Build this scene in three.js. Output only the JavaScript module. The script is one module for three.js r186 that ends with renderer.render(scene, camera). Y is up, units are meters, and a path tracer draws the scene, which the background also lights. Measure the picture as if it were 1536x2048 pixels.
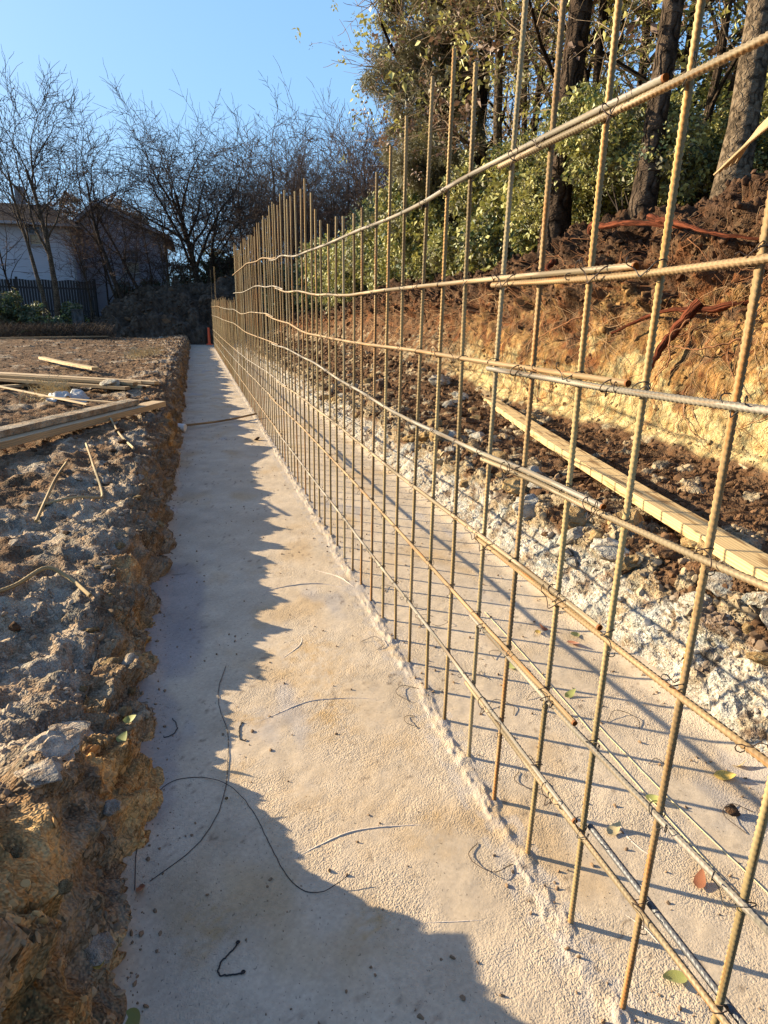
import * as THREE from 'three';
import { mergeGeometries, mergeVertices } from 'three/addons/utils/BufferGeometryUtils.js';

// ---------------------------------------------------------------- camera, sky, sun, exposure
const scene = new THREE.Scene();
const camera = new THREE.PerspectiveCamera(78.2, 768 / 1024, 0.05, 600);
camera.position.set(0, 1.4, 0);
camera.quaternion.setFromRotationMatrix(new THREE.Matrix4().makeBasis(
  new THREE.Vector3(0.96066, 0.01829, 0.27711), new THREE.Vector3(0.06511, 0.95519, -0.28875), new THREE.Vector3(-0.26997, 0.29543, 0.91643)));
camera.updateMatrixWorld();

const renderer = new THREE.WebGLRenderer({ antialias: true });
renderer.setSize(768, 1024);
renderer.toneMapping = THREE.LinearToneMapping;
renderer.toneMappingExposure = 3.15;
renderer.outputColorSpace = THREE.SRGBColorSpace;
renderer.shadowMap.enabled = true;

const sunDir = new THREE.Vector3(-0.8, 0.297, -0.522).normalize();
{
  const w = 1024, h = 512, d = new Float32Array(w * h * 4);
  const v = new THREE.Vector3(), mix = (a, b, t) => a + (b - a) * t;
  for (let j = 0; j < h; j++) for (let i = 0; i < w; i++) {
    const el = ((j + 0.5) / h - 0.5) * Math.PI, az = ((i + 0.5) / w - 0.5) * 2 * Math.PI;
    v.set(Math.cos(el) * Math.cos(az), Math.sin(el), Math.cos(el) * Math.sin(az));
    const k = (j * w + i) * 4, s = Math.max(0, v.y);
    const t = Math.pow(s, 0.62);
    const t2 = Math.min(1, Math.pow(s, 0.5) * 1.1); let r = mix(0.185, 0.055, t2), g = mix(0.30, 0.112, Math.min(1, t * 1.05)), b = mix(0.41, 0.285, Math.min(1, t * 1.05));
    const c = Math.max(0, v.dot(sunDir));
    const glow = 0.09 * Math.pow(c, 3) + 0.30 * Math.pow(c, 14) + 0.9 * Math.pow(c, 120);
    r += glow * 1.05; g += glow * 0.98; b += glow * 0.85;
    if (v.y < 0) { const q = Math.min(1, -v.y * 6); r = mix(r, 0.06, q); g = mix(g, 0.05, q); b = mix(b, 0.035, q); }
    d[k] = r; d[k + 1] = g; d[k + 2] = b; d[k + 3] = 1;
  }
  const sky = new THREE.DataTexture(d, w, h, THREE.RGBAFormat, THREE.FloatType);
  sky.mapping = THREE.EquirectangularReflectionMapping; sky.magFilter = THREE.LinearFilter; sky.minFilter = THREE.LinearFilter; sky.needsUpdate = true;
  scene.background = sky; scene.environment = sky;
}
const sun = new THREE.DirectionalLight(new THREE.Color(1.0, 0.865, 0.64), 5);
sun.position.copy(sunDir).multiplyScalar(60); sun.castShadow = true; sun.shadow.radius = 1;
sun.shadow.mapSize.set(4096, 4096);
Object.assign(sun.shadow.camera, { left: -30, right: 30, top: 30, bottom: -30, near: 1, far: 140 });
scene.add(sun, sun.target);

// ---------------------------------------------------------------- helpers
const V3 = (x, y, z) => new THREE.Vector3(x, y, z);
const clamp = (x, a = 0, b = 1) => Math.min(b, Math.max(a, x));
const lerp = (a, b, t) => a + (b - a) * t;
const sstep = (a, b, x) => { const t = clamp((x - a) / (b - a)); return t * t * (3 - 2 * t); };
function rng(seed) { let a = seed >>> 0; return () => { a = (a + 0x6D2B79F5) | 0; let t = Math.imul(a ^ (a >>> 15), 1 | a); t = (t + Math.imul(t ^ (t >>> 7), 61 | t)) ^ t; return ((t ^ (t >>> 14)) >>> 0) / 4294967296; }; }
const PERM = new Uint8Array(512); { const R = rng(77), p = [...Array(256).keys()]; for (let i = 255; i > 0; i--) { const j = Math.floor(R() * (i + 1)); [p[i], p[j]] = [p[j], p[i]]; } for (let i = 0; i < 512; i++) PERM[i] = p[i & 255]; }
function grad(h, x, y, z) { h &= 15; const u = h < 8 ? x : y, v = h < 4 ? y : (h === 12 || h === 14 ? x : z); return ((h & 1) ? -u : u) + ((h & 2) ? -v : v); }
function n3(x, y, z) {
  const xf = Math.floor(x), yf = Math.floor(y), zf = Math.floor(z); const X = xf & 255, Y = yf & 255, Z = zf & 255; x -= xf; y -= yf; z -= zf;
  const u = x * x * x * (x * (x * 6 - 15) + 10), v = y * y * y * (y * (y * 6 - 15) + 10), w = z * z * z * (z * (z * 6 - 15) + 10);
  const A = PERM[X] + Y, AA = PERM[A] + Z, AB = PERM[A + 1] + Z, B = PERM[X + 1] + Y, BA = PERM[B] + Z, BB = PERM[B + 1] + Z;
  return lerp(lerp(lerp(grad(PERM[AA], x, y, z), grad(PERM[BA], x - 1, y, z), u), lerp(grad(PERM[AB], x, y - 1, z), grad(PERM[BB], x - 1, y - 1, z), u), v),
    lerp(lerp(grad(PERM[AA + 1], x, y, z - 1), grad(PERM[BA + 1], x - 1, y, z - 1), u), lerp(grad(PERM[AB + 1], x, y - 1, z - 1), grad(PERM[BB + 1], x - 1, y - 1, z - 1), u), v), w);
}
function fbm(x, y, z, o = 4) { let s = 0, a = 0.5; for (let i = 0; i < o; i++) { s += a * n3(x, y, z); x = x * 2.03 + 7.1; y = y * 2.03 + 3.3; z = z * 2.03 + 11.7; a *= 0.5; } return s; }
const hsh = (x, y, z) => PERM[(PERM[(PERM[x & 255] + y) & 255] + z) & 255];
const W = [0, 0, 0];
function worley(x, y, z) {   // -> W = [f1, f2, cell id 0..1]
  const X = Math.floor(x), Y = Math.floor(y), Z = Math.floor(z); let f1 = 9, f2 = 9, id = 0;
  for (let i = -1; i < 2; i++) for (let j = -1; j < 2; j++) for (let k = -1; k < 2; k++) {
    const h = hsh(X + i, Y + j, Z + k), a = PERM[h + 1], b = PERM[h + 2], c = PERM[h + 3];
    const dx = X + i + a / 255 - x, dy = Y + j + b / 255 - y, dz = Z + k + c / 255 - z, d = dx * dx + dy * dy + dz * dz;
    if (d < f1) { f2 = f1; f1 = d; id = h; } else if (d < f2) f2 = d;
  }
  W[0] = Math.sqrt(f1); W[1] = Math.sqrt(f2); W[2] = id / 255; return W;
}
function table(t) { return z => { if (z >= t[0][0]) return t[0][1]; for (let i = 1; i < t.length; i++) if (z >= t[i][0]) { const a = t[i - 1], b = t[i]; const k = (z - a[0]) / (b[0] - a[0]); return lerp(a[1], b[1], k * k * (3 - 2 * k)); } return t[t.length - 1][1]; }; }

// names and tags
const taken = new Map();
function numbered(n) { const k = taken.get(n) || 0; taken.set(n, k + 1); return k ? n + '_' + String(k).padStart(3, '0') : n; }
function shade(o) { o.traverse(m => { if (m.isMesh) { m.castShadow = true; m.receiveShadow = true; } }); return o; }
function put(o, name, label, category, group, kind) {
  o.name = numbered(name); if (label) o.userData.label = label; if (category) o.userData.category = category;
  if (group) o.userData.group = group; if (kind) o.userData.kind = kind; shade(o); scene.add(o); return o;
}
function part(parent, name, geo, mat) { const m = new THREE.Mesh(geo, mat); m.name = name; m.castShadow = m.receiveShadow = true; parent.add(m); return m; }
const col = (r, g, b) => new THREE.Color().setRGB(r, g, b);

// ---------------------------------------------------------------- textures (tiling)
function pn(x, y, per, seed = 0) { // periodic 2d noise
  const xf = Math.floor(x), yf = Math.floor(y); const fx = x - xf, fy = y - yf; const u = fx * fx * (3 - 2 * fx), v = fy * fy * (3 - 2 * fy);
  const m = (a) => ((a % per) + per) % per; const H = (a, b) => PERM[(PERM[(m(a) + seed) & 255] + m(b)) & 255] / 127.5 - 1;
  return lerp(lerp(H(xf, yf), H(xf + 1, yf), u), lerp(H(xf, yf + 1), H(xf + 1, yf + 1), u), v);
}
function makeTex(w, h, fn, srgb) {
  const d = new Uint8Array(w * h * 4);
  for (let j = 0; j < h; j++) for (let i = 0; i < w; i++) { const c = fn(i / w, j / h), k = (j * w + i) * 4; if (typeof c === 'number') { d[k] = d[k + 1] = d[k + 2] = clamp(c) * 255; } else { d[k] = clamp(c[0]) * 255; d[k + 1] = clamp(c[1]) * 255; d[k + 2] = clamp(c[2]) * 255; } d[k + 3] = 255; }
  const t = new THREE.DataTexture(d, w, h); t.wrapS = t.wrapT = THREE.RepeatWrapping; t.magFilter = THREE.LinearFilter; t.minFilter = THREE.LinearMipmapLinearFilter; t.generateMipmaps = true;
  if (srgb) t.colorSpace = THREE.SRGBColorSpace; t.needsUpdate = true; return t;
}
const oct = (u, v, base, n, seed = 0, g = 0.5) => { let s = 0, a = 1, t = 0, f = base; for (let i = 0; i < n; i++) { s += a * pn(u * f, v * f, f, seed + i * 17); t += a; a *= g; f *= 2; } return s / t; };
const rep = (t, r, s = r) => { const c = t.clone(); c.repeat.set(r, s); c.needsUpdate = true; return c; };
const T = {};
T.conc = makeTex(1024, 1024, (u, v) => { const a = oct(u, v, 6, 5, 1), b = oct(u, v, 96, 3, 9), s = pn(u * 200, v * 200, 200, 60); const d = s > 0.86 ? -0.25 : 0; const k = 0.90 + 0.07 * a + 0.06 * b + d; return [k, k * 0.992, k * 0.98]; }, true);
T.concB = makeTex(1024, 1024, (u, v) => { const a = pn(u * 250, v * 250, 250, 3), b = pn(u * 500 + 0.3, v * 500 + 0.3, 500, 31), d = pn(u * 110, v * 110, 110, 77), c = oct(u, v, 12, 4, 71), m = clamp(0.55 + 1.3 * oct(u, v, 5, 3, 133), 0.1, 1.2); return 0.55 + (0.2 * a + 0.12 * b + 0.1 * d) * m - 0.25 * sstep(0.72, 0.95, d) * m + 0.16 * c; });
T.soil = makeTex(1024, 1024, (u, v) => { const a = oct(u, v, 8, 6, 5, 0.65), b = pn(u * 256, v * 256, 256, 44), k = 0.80 + 0.46 * a + 0.16 * b; const t = 0.08 * oct(u, v, 16, 3, 90); return [k + t, k, k - t]; }, true);
T.soilB = makeTex(1024, 1024, (u, v) => { const a = oct(u, v, 16, 5, 12, 0.8), r = 1 - Math.abs(oct(u, v, 24, 4, 55, 0.7)) * 2; return 0.4 + 0.55 * a + 0.2 * r; });
T.wood = makeTex(256, 1024, (u, v) => { const w = u * 14 + 0.9 * pn(u * 4, v * 6, 4, 8) + 0.5 * pn(v * 3, u * 2, 3, 4); const ring = 0.5 + 0.5 * Math.sin(w * 6.283); const f = pn(u * 128, v * 16, 16, 21); const d = oct(u, v, 4, 4, 33); const k = 0.86 - 0.14 * ring * ring + 0.06 * f + 0.08 * d; return [k, k * 0.97, k * 0.92]; }, true);
T.board = makeTex(256, 1024, (u, v) => { let w = u * 9 + 0.7 * pn(u * 4, v * 4, 4, 8); let kn = 0; for (const [ku, kv] of [[0.3, 0.15], [0.7, 0.42], [0.45, 0.71], [0.2, 0.9]]) { const d = Math.hypot((u - ku) * 1.0, (v - kv) * 7); w += 0.5 * Math.exp(-d * d * 30); kn += Math.exp(-d * d * 160); } const ring = 0.5 + 0.5 * Math.sin(w * 6.283); const f = pn(u * 128, v * 16, 16, 21), mud = sstep(0.1, 0.42, oct(u, v, 6, 5, 61, 0.65)); const k = 0.9 - 0.14 * ring * ring + 0.08 * f - 0.35 * clamp(kn); return [lerp(k, 0.55, mud * 0.8), lerp(k * 0.96, 0.47, mud * 0.8), lerp(k * 0.9, 0.38, mud * 0.8)]; }, true);
T.woodB = makeTex(256, 1024, (u, v) => 0.5 + 0.25 * pn(u * 64, v * 8, 8, 21) + 0.2 * pn(u * 128, v * 32, 32, 2));
T.rust = makeTex(256, 1024, (u, v) => { const a = oct(u, v, 4, 5, 7, 0.6), b = sstep(0.12, 0.5, oct(u, v, 8, 4, 50, 0.6)), c = sstep(0.1, 0.6, oct(u, v, 6, 4, 99, 0.6)); const cem = sstep(0.28, 0.5, oct(u, v, 5, 5, 160, 0.6)); const k = 0.78 + 0.36 * a; if (cem > 0.3) return [0.95, 0.93, 0.98].map((q, i) => lerp(q, [k, k * lerp(0.99, 0.84, b), k * lerp(0.97, 0.66, b)][i], 1 - 0.7 * cem)); return [k + 0.02 * c, k * lerp(0.99, 0.84, b) + 0.03 * c, k * lerp(0.97, 0.66, b) + 0.07 * c]; }, true);
T.bark = makeTex(512, 512, (u, v) => { const a = 1 - Math.abs(pn(u * 16 + 0.8 * pn(u * 8, v * 8, 8, 2), v * 5, 16, 13)), b = oct(u, v, 16, 5, 40, 0.7); const k = 0.55 + 0.45 * (1 - a * a) + 0.4 * b; return [k, k * 0.97, k * 0.93]; }, true);
T.barkB = makeTex(512, 512, (u, v) => { const a = Math.abs(pn(u * 16 + 0.8 * pn(u * 8, v * 8, 8, 2), v * 5, 16, 13)); return 0.2 + 0.9 * a + 0.12 * pn(u * 64, v * 64, 64, 9); });

// ---------------------------------------------------------------- materials
const SM = (c, rough, o = {}) => new THREE.MeshPhysicalMaterial({ color: col(...c), roughness: rough, specularIntensity: rough > 0.88 ? 0.15 : 0.7, ...o });
const M = {
  slab: new THREE.MeshPhysicalMaterial({ vertexColors: true, roughness: 0.93, specularIntensity: 0.35, map: rep(T.conc, 1.25), bumpMap: rep(T.concB, 1.25), bumpScale: 0.0032 }),
  earth: new THREE.MeshPhysicalMaterial({ vertexColors: true, roughness: 0.97, specularIntensity: 0.12, map: rep(T.soil, 1.1), bumpMap: rep(T.soilB, 1.1), bumpScale: 0.024 }),
  forest: SM([0.10, 0.065, 0.035], 1, { map: rep(T.soil, 0.5), bumpMap: rep(T.soilB, 0.5), bumpScale: 0.04 }),
  stone: new THREE.MeshStandardMaterial({ vertexColors: true, roughness: 0.95, bumpMap: rep(T.soilB, 3), bumpScale: 0.006 }),
  ochre: SM([0.36, 0.235, 0.105], 0.95, { map: rep(T.soil, 2), bumpMap: rep(T.soilB, 2), bumpScale: 0.012 }),
  clod: SM([0.42, 0.325, 0.225], 0.95, { map: rep(T.soil, 2), bumpMap: rep(T.soilB, 2), bumpScale: 0.008 }),
  grit: SM([0.2, 0.13, 0.075], 0.97),
  grey: SM([0.40, 0.345, 0.26], 0.95, { map: rep(T.soil, 2), bumpMap: rep(T.soilB, 2), bumpScale: 0.012 }),
  brown: SM([0.15, 0.085, 0.045], 0.97, { map: rep(T.soil, 2), bumpMap: rep(T.soilB, 2), bumpScale: 0.012 }),
  dark: SM([0.07, 0.055, 0.042], 0.97, { map: rep(T.soil, 2), bumpMap: rep(T.soilB, 2), bumpScale: 0.012 }),
  pine: SM([0.70, 0.51, 0.29], 0.8, { map: rep(T.wood, 4, 0.5), bumpMap: rep(T.woodB, 4, 0.5), bumpScale: 0.0015 }),
  yellowPine: SM([0.66, 0.49, 0.25], 0.8, { map: rep(T.board, 6, 0.55), bumpMap: rep(T.woodB, 5, 0.5), bumpScale: 0.001 }),
  oldWood: SM([0.46, 0.335, 0.2], 0.9, { map: rep(T.wood, 4, 0.5), bumpMap: rep(T.woodB, 4, 0.5), bumpScale: 0.003 }),
  dirtyWood: SM([0.45, 0.34, 0.22], 0.95, { map: rep(T.soil, 1.3, 0.9), bumpMap: rep(T.soilB, 1.3, 0.9), bumpScale: 0.008 }),
  wire: SM([0.045, 0.026, 0.016], 0.65, { metalness: 0.3 }),
  wireDark: SM([0.03, 0.027, 0.025], 0.5, { metalness: 0.5 }),
  pipe: SM([0.62, 0.58, 0.5], 0.5), plastic: SM([0.72, 0.7, 0.66], 0.5),
  string: SM([0.62, 0.52, 0.26], 0.8),
  rootPale: SM([0.36, 0.23, 0.12], 0.9), root: SM([0.22, 0.10, 0.045], 0.9), redRoot: SM([0.15, 0.045, 0.022], 0.95, { map: rep(T.bark, 1), bumpMap: rep(T.barkB, 1), bumpScale: 0.01 }),
  orange: SM([0.75, 0.10, 0.03], 0.6),
  barkDark: SM([0.06, 0.042, 0.03], 0.95, { map: rep(T.bark, 1, 1.2), bumpMap: rep(T.barkB, 1, 1.2), bumpScale: 0.045 }),
  barkPale: SM([0.17, 0.13, 0.09], 0.95, { map: rep(T.bark, 1, 2), bumpMap: rep(T.barkB, 2, 4), bumpScale: 0.02 }),
  barkMid: SM([0.085, 0.062, 0.045], 0.95, { map: rep(T.bark, 1, 1.5), bumpMap: rep(T.barkB, 1, 1.5), bumpScale: 0.035 }),
  twig: SM([0.065, 0.05, 0.04], 0.95), vine: SM([0.25, 0.18, 0.115], 0.95), twigRed: SM([0.085, 0.055, 0.04], 0.95),
  greySiding: SM([0.33, 0.325, 0.335], 0.8), siding: SM([0.50, 0.51, 0.53], 0.7), roof: SM([0.035, 0.025, 0.022], 1), trim: SM([0.34, 0.32, 0.30], 0.7), tan: SM([0.22, 0.185, 0.165], 0.8),
  glass: SM([0.06, 0.07, 0.08], 0.08, { metalness: 0 }), blind: SM([0.42, 0.36, 0.24], 0.8),
  fence: SM([0.05, 0.045, 0.042], 0.9), concretePost: SM([0.13, 0.125, 0.115], 0.95, { map: rep(T.soil, 1), bumpMap: rep(T.soilB, 1), bumpScale: 0.02 }),
  straw: SM([0.45, 0.34, 0.17], 0.9), dryGrass: SM([0.09, 0.062, 0.04], 0.95),
};
const rustTints = [[0.45, 0.325, 0.145], [0.41, 0.285, 0.125], [0.46, 0.35, 0.18], [0.39, 0.25, 0.11]];
M.vbar = rustTints.map((c, i) => { const t = rep(T.rust, 1, 0.45 + 0.12 * i); t.offset.set(0.3 * i, 0.21 * i); return SM(c, 0.85, { map: t, metalness: 0.05 }); });
M.hbar = [[0.37, 0.275, 0.155], [0.31, 0.265, 0.195], [0.37, 0.24, 0.11]].map((c, i) => { const t = rep(T.rust, 1, 0.8 + 0.2 * i); t.offset.set(0.2 * i, 0.37 * i); return SM(c, 0.68, { map: t, metalness: 0.2 }); });
M.barShaded = SM([0.10, 0.095, 0.09], 0.5, { metalness: 0.4 });  // bar colour darkened to paint the shade on the lowest lap bar
M.barEnd = SM([0.20, 0.085, 0.035], 0.9);
function leafMat(c) { return new THREE.MeshPhysicalMaterial({ color: col(...c), roughness: 0.75, transmission: 0.35, thickness: 0, side: THREE.DoubleSide }); }
const LM = { green: leafMat([0.31, 0.30, 0.075]), yellow: leafMat([0.47, 0.42, 0.11]), dark: leafMat([0.055, 0.09, 0.028]), olive: leafMat([0.17, 0.15, 0.065]), brown: leafMat([0.22, 0.125, 0.07]), fallYellow: leafMat([0.55, 0.36, 0.06]), fallGreen: leafMat([0.30, 0.30, 0.07]), fallBrown: leafMat([0.35, 0.12, 0.04]) };

// ---------------------------------------------------------------- terrain sheets
const zRows = []; { let z = 2.6; while (z > -0.7) { zRows.push(z); z -= z > 0.2 ? 0.12 : 0.03; } while (z > -33) { zRows.push(z); z -= Math.min(0.14, 0.0068 * Math.max(1, -z) + 0.0005 * Math.max(0, -z - 4)); } zRows.push(-33); }
function boxMapped(src) {   // own vertices per face, texture laid on along the axis each face points to
  const g = src.toNonIndexed(), p = g.attributes.position.array, uv = g.attributes.uv.array; g.userData = {};
  for (let f = 0; f < p.length; f += 9) {
    const ax = p[f + 3] - p[f], ay = p[f + 4] - p[f + 1], az = p[f + 5] - p[f + 2], bx = p[f + 6] - p[f], by = p[f + 7] - p[f + 1], bz = p[f + 8] - p[f + 2];
    const nx = Math.abs(ay * bz - az * by), ny = Math.abs(az * bx - ax * bz), nz = Math.abs(ax * by - ay * bx); const [i, j] = ny >= nx && ny >= nz ? [0, 2] : nx >= nz ? [1, 2] : [0, 1];
    for (let k = 0; k < 3; k++) { const q = f + k * 3, w = (q / 3) * 2; uv[w] = p[q + i] + (i === 1 ? 0.37 : 0); uv[w + 1] = p[q + j] + (j === 1 ? 0.61 : 0); }
  }
  return g;
}
function sheet(cols, rows, pos, disp, color) {   // pos(u,z)->[x,y,z]; disp(p,n,u)->metres; color(p,u)->[r,g,b]
  const nu = cols.length, nv = rows.length, P = new Float32Array(nu * nv * 3), idx = [], UV = new Float32Array(nu * nv * 2);
  for (let j = 0; j < nv; j++) { let arc = 0, px, py; for (let i = 0; i < nu; i++) { const p = pos(cols[i], rows[j]), k = j * nu + i; P.set(p, k * 3); if (i) arc += Math.hypot(p[0] - px, p[1] - py); px = p[0]; py = p[1]; UV[k * 2] = arc; UV[k * 2 + 1] = rows[j]; } }
  for (let j = 0; j < nv - 1; j++) for (let i = 0; i < nu - 1; i++) { const a = j * nu + i, b = a + 1, c = a + nu, d = c + 1; idx.push(a, b, d, a, d, c); }
  const g = new THREE.BufferGeometry(); g.setAttribute('position', new THREE.BufferAttribute(P, 3)); g.setAttribute('uv', new THREE.BufferAttribute(UV, 2)); g.setIndex(idx); g.computeVertexNormals();
  const N = g.attributes.normal.array, C = new Float32Array(nu * nv * 3), p = [0, 0, 0], n = [0, 0, 0];
  for (let k = 0; k < nu * nv; k++) { const u = cols[k % nu]; for (let q = 0; q < 3; q++) { p[q] = P[k * 3 + q]; n[q] = N[k * 3 + q]; } const c = color(p, u, n); C[k * 3] = c[0]; C[k * 3 + 1] = c[1]; C[k * 3 + 2] = c[2]; const d = disp(p, n, u); for (let q = 0; q < 3; q++) P[k * 3 + q] += N[k * 3 + q] * d; }
  g.setAttribute('color', new THREE.BufferAttribute(C, 3)); g.computeVertexNormals();
  g.userData = { nu, nv, rows, P }; return g;
}
function heightAt(g, x, z) { // nearest surface height of a sheet
  const { nu, nv, rows, P } = g.userData; let lo = 0, hi = nv - 1; while (hi - lo > 1) { const m = (lo + hi) >> 1; if (rows[m] > z) lo = m; else hi = m; }
  let best = 9, y = 0; for (const j of [lo, hi]) for (let i = 0; i < nu; i++) { const k = (j * nu + i) * 3, d = Math.abs(P[k] - x); if (d < best - 0.004 || (d < best + 0.004 && P[k + 1] > y)) { best = Math.min(d, best); y = P[k + 1]; } } return y;
}
const seq = (segs) => { const o = []; segs.forEach(([a, b, n], i) => { for (let k = 0; k < n; k++) o.push(a + (b - a) * k / n); if (i === segs.length - 1) o.push(b); }); return o; };

// concrete footing -------------------------------------------------
const FX = 0.784;
const stains = [[0.395, -2.45, 0.18, 1], [0.36, -1.95, 0.16, 1.1], [-0.06, -1.2, 0.09, 1.2], [0.316, -1.12, 0.06, 1.3], [0.16, -1.55, 0.2, 0.4], [0.42, -2.2, 0.2, 0.7], [0.1, -2.0, 0.10, 1.2], [0.05, -1.75, 0.08, 0.7], [0.4, -1.5, 0.25, 0.4], [0.62, -1.75, 0.15, 0.5], [0.3, -3.4, 0.2, 0.5], [0.55, -1.35, 0.1, 0.7]];
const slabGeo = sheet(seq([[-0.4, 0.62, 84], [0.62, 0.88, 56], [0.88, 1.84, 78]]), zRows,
  (u, z) => [u, 0, z],
  (p) => {
    const [x, , z] = p; let d = 0.006 * fbm(x * 1.7, 0.3, z * 1.7, 3) + 0.0016 * n3(x * 22, 2, z * 22);
    const w = 0.026 + 0.012 * n3(4, 1, z * 2.1), c = FX - 0.028 + 0.022 * n3(9, 2, z * 2.7), t = Math.abs(x - c) / w;
    if (t < 1.4) { const e = 1 - sstep(0.35, 1.15, t + 0.5 * n3(x * 30, 5, z * 22)); d += e * (0.003 + 0.016 * Math.max(0, fbm(x * 46, 1.5, z * 40, 3) + 0.08)) * 0.75 * sstep(-0.55, 0.0, n3(2, 6, z * 3.1)); const b = ((z + 0.784) / 0.2075); const bz = Math.abs(b - Math.round(b)) * 0.2075; const bx = x - FX; const r = Math.hypot(bz, bx); if (r < 0.05) d += 0.005 * (1 - sstep(0.012, 0.042, r + 0.012 * n3(x * 60, 3, z * 60))); }
    const e2 = sstep(1.62, 1.76, x + 0.03 * n3(1, 1, z * 3)); d += 0.02 * e2; d += 0.012 * (1 - sstep(-0.28, -0.2, x + 0.03 * n3(6, 1, z * 3)));
    return d;
  },
  (p) => {
    const [x, , z] = p; const a = fbm(x * 1.3 + 4, 7, z * 1.3, 4), b = fbm(x * 9, 3, z * 9, 3);
    let c = [0.55 + 0.08 * a + 0.04 * b, 0.435 + 0.08 * a + 0.04 * b, 0.30 + 0.07 * a + 0.04 * b];
    let s = 0; for (const [sx, sz, r, k] of stains) { const dx = (x - sx) / r, dz = (z - sz) / (r * 1.15), d2 = dx * dx + dz * dz; if (d2 < 4) s += k * Math.exp(-d2 * 1.6) * clamp(0.4 + 1.3 * fbm(x * 14, 9, z * 14, 4) + 1.2 * fbm(x * 60, 4, z * 60, 2)); }
    s += 0.6 * sstep(0.04, 0.36, fbm(x * 2.6, 21, z * 1.9, 4)); s = clamp(s); c = [lerp(c[0], 0.49, s), lerp(c[1], 0.325, s), lerp(c[2], 0.155, s)];
    const g = sstep(0.2, 0.34, fbm(x * 3 + 30, 2, z * 1.2, 4)); c = c.map((q, i) => lerp(q, [0.36, 0.335, 0.32][i], 0.5 * g));
    const dampAndShade = sstep(0.35, 0.62, Math.exp(-(((x + 0.2) / 0.2) ** 2 + ((z + 3.0) / 0.75) ** 2)) + 0.35 * fbm(x * 5, 12, z * 4, 3)) + 0.8 * sstep(0.4, 0.62, Math.exp(-(((x + 0.25) / 0.13) ** 2 + ((z + 1.95) / 0.5) ** 2)) + 0.35 * fbm(x * 6, 15, z * 5, 3)); c = c.map((q, i) => lerp(q, [0.33, 0.275, 0.235][i], clamp(0.75 * dampAndShade)));  // damp concrete along the bank, with some of the bank's shade painted in
    if (Math.abs(x - FX + 0.03) < 0.07) { const k = sstep(0.02, 0.2, fbm(x * 25, 4, z * 20, 2) + 0.1); c = c.map((q, i) => lerp(q, [0.47, 0.41, 0.345][i], 0.5 * k)); }
    const dk = sstep(0.42, 0.5, n3(x * 34, 8, z * 34)) * sstep(-0.1, 0.3, n3(x * 3, 1, z * 3)); c = c.map((q, i) => lerp(q, [0.16, 0.11, 0.07][i], 0.65 * dk));
    return c;
  });
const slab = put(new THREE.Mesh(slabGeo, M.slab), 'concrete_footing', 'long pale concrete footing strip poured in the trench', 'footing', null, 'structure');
delete slab.userData.category;

// left bank and building pad ---------------------------------------
const hb = table([[2.6, 0.5], [0, 0.58], [-1.1, 0.55], [-1.35, 0.45], [-1.55, 0.315], [-1.7, 0.235], [-1.9, 0.20], [-2.3, 0.205], [-3.3, 0.245], [-4.8, 0.335], [-7, 0.345], [-10, 0.39], [-20, 0.42], [-33, 0.42]].map(a => a));
const xl = z => -0.245 + 0.045 * n3(2.2, 5, z * 0.8) + 0.025 * n3(7, 5, z * 2.6);
const Lp = [[0.06, -0.06], [0.0, 0.0], [-0.035, 0.22], [-0.07, 0.50], [-0.115, 0.76], [-0.17, 0.92], [-0.27, 1.0]];
function leftPos(u, z) {
  const h = hb(z), x0 = xl(z), near = sstep(-2.6, -1.2, z);
  if (u < 6) { const i = Math.min(5, Math.floor(u)), k = u - i, a = Lp[i], b = Lp[i + 1]; const w = 1 + 0.25 * near; return [x0 + lerp(a[0], b[0], k) * w, lerp(a[1], b[1], k) * h, z]; }
  const far = u - 6, x = x0 - 0.27 * (1 + 0.25 * near) - far; const y = lerp(h, 0.3 + 0.02 * n3(x * 0.4, 3, z * 0.4), sstep(0, 1.3, far)); return [x, y, z];
}
const leftCols = [...seq([[0, 1, 5], [1, 5, 44], [5, 6, 12]])]; { let f = 0.012, s = 0.012; while (f < 24) { leftCols.push(6 + f); f += s; s *= 1.0165; } }
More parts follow.
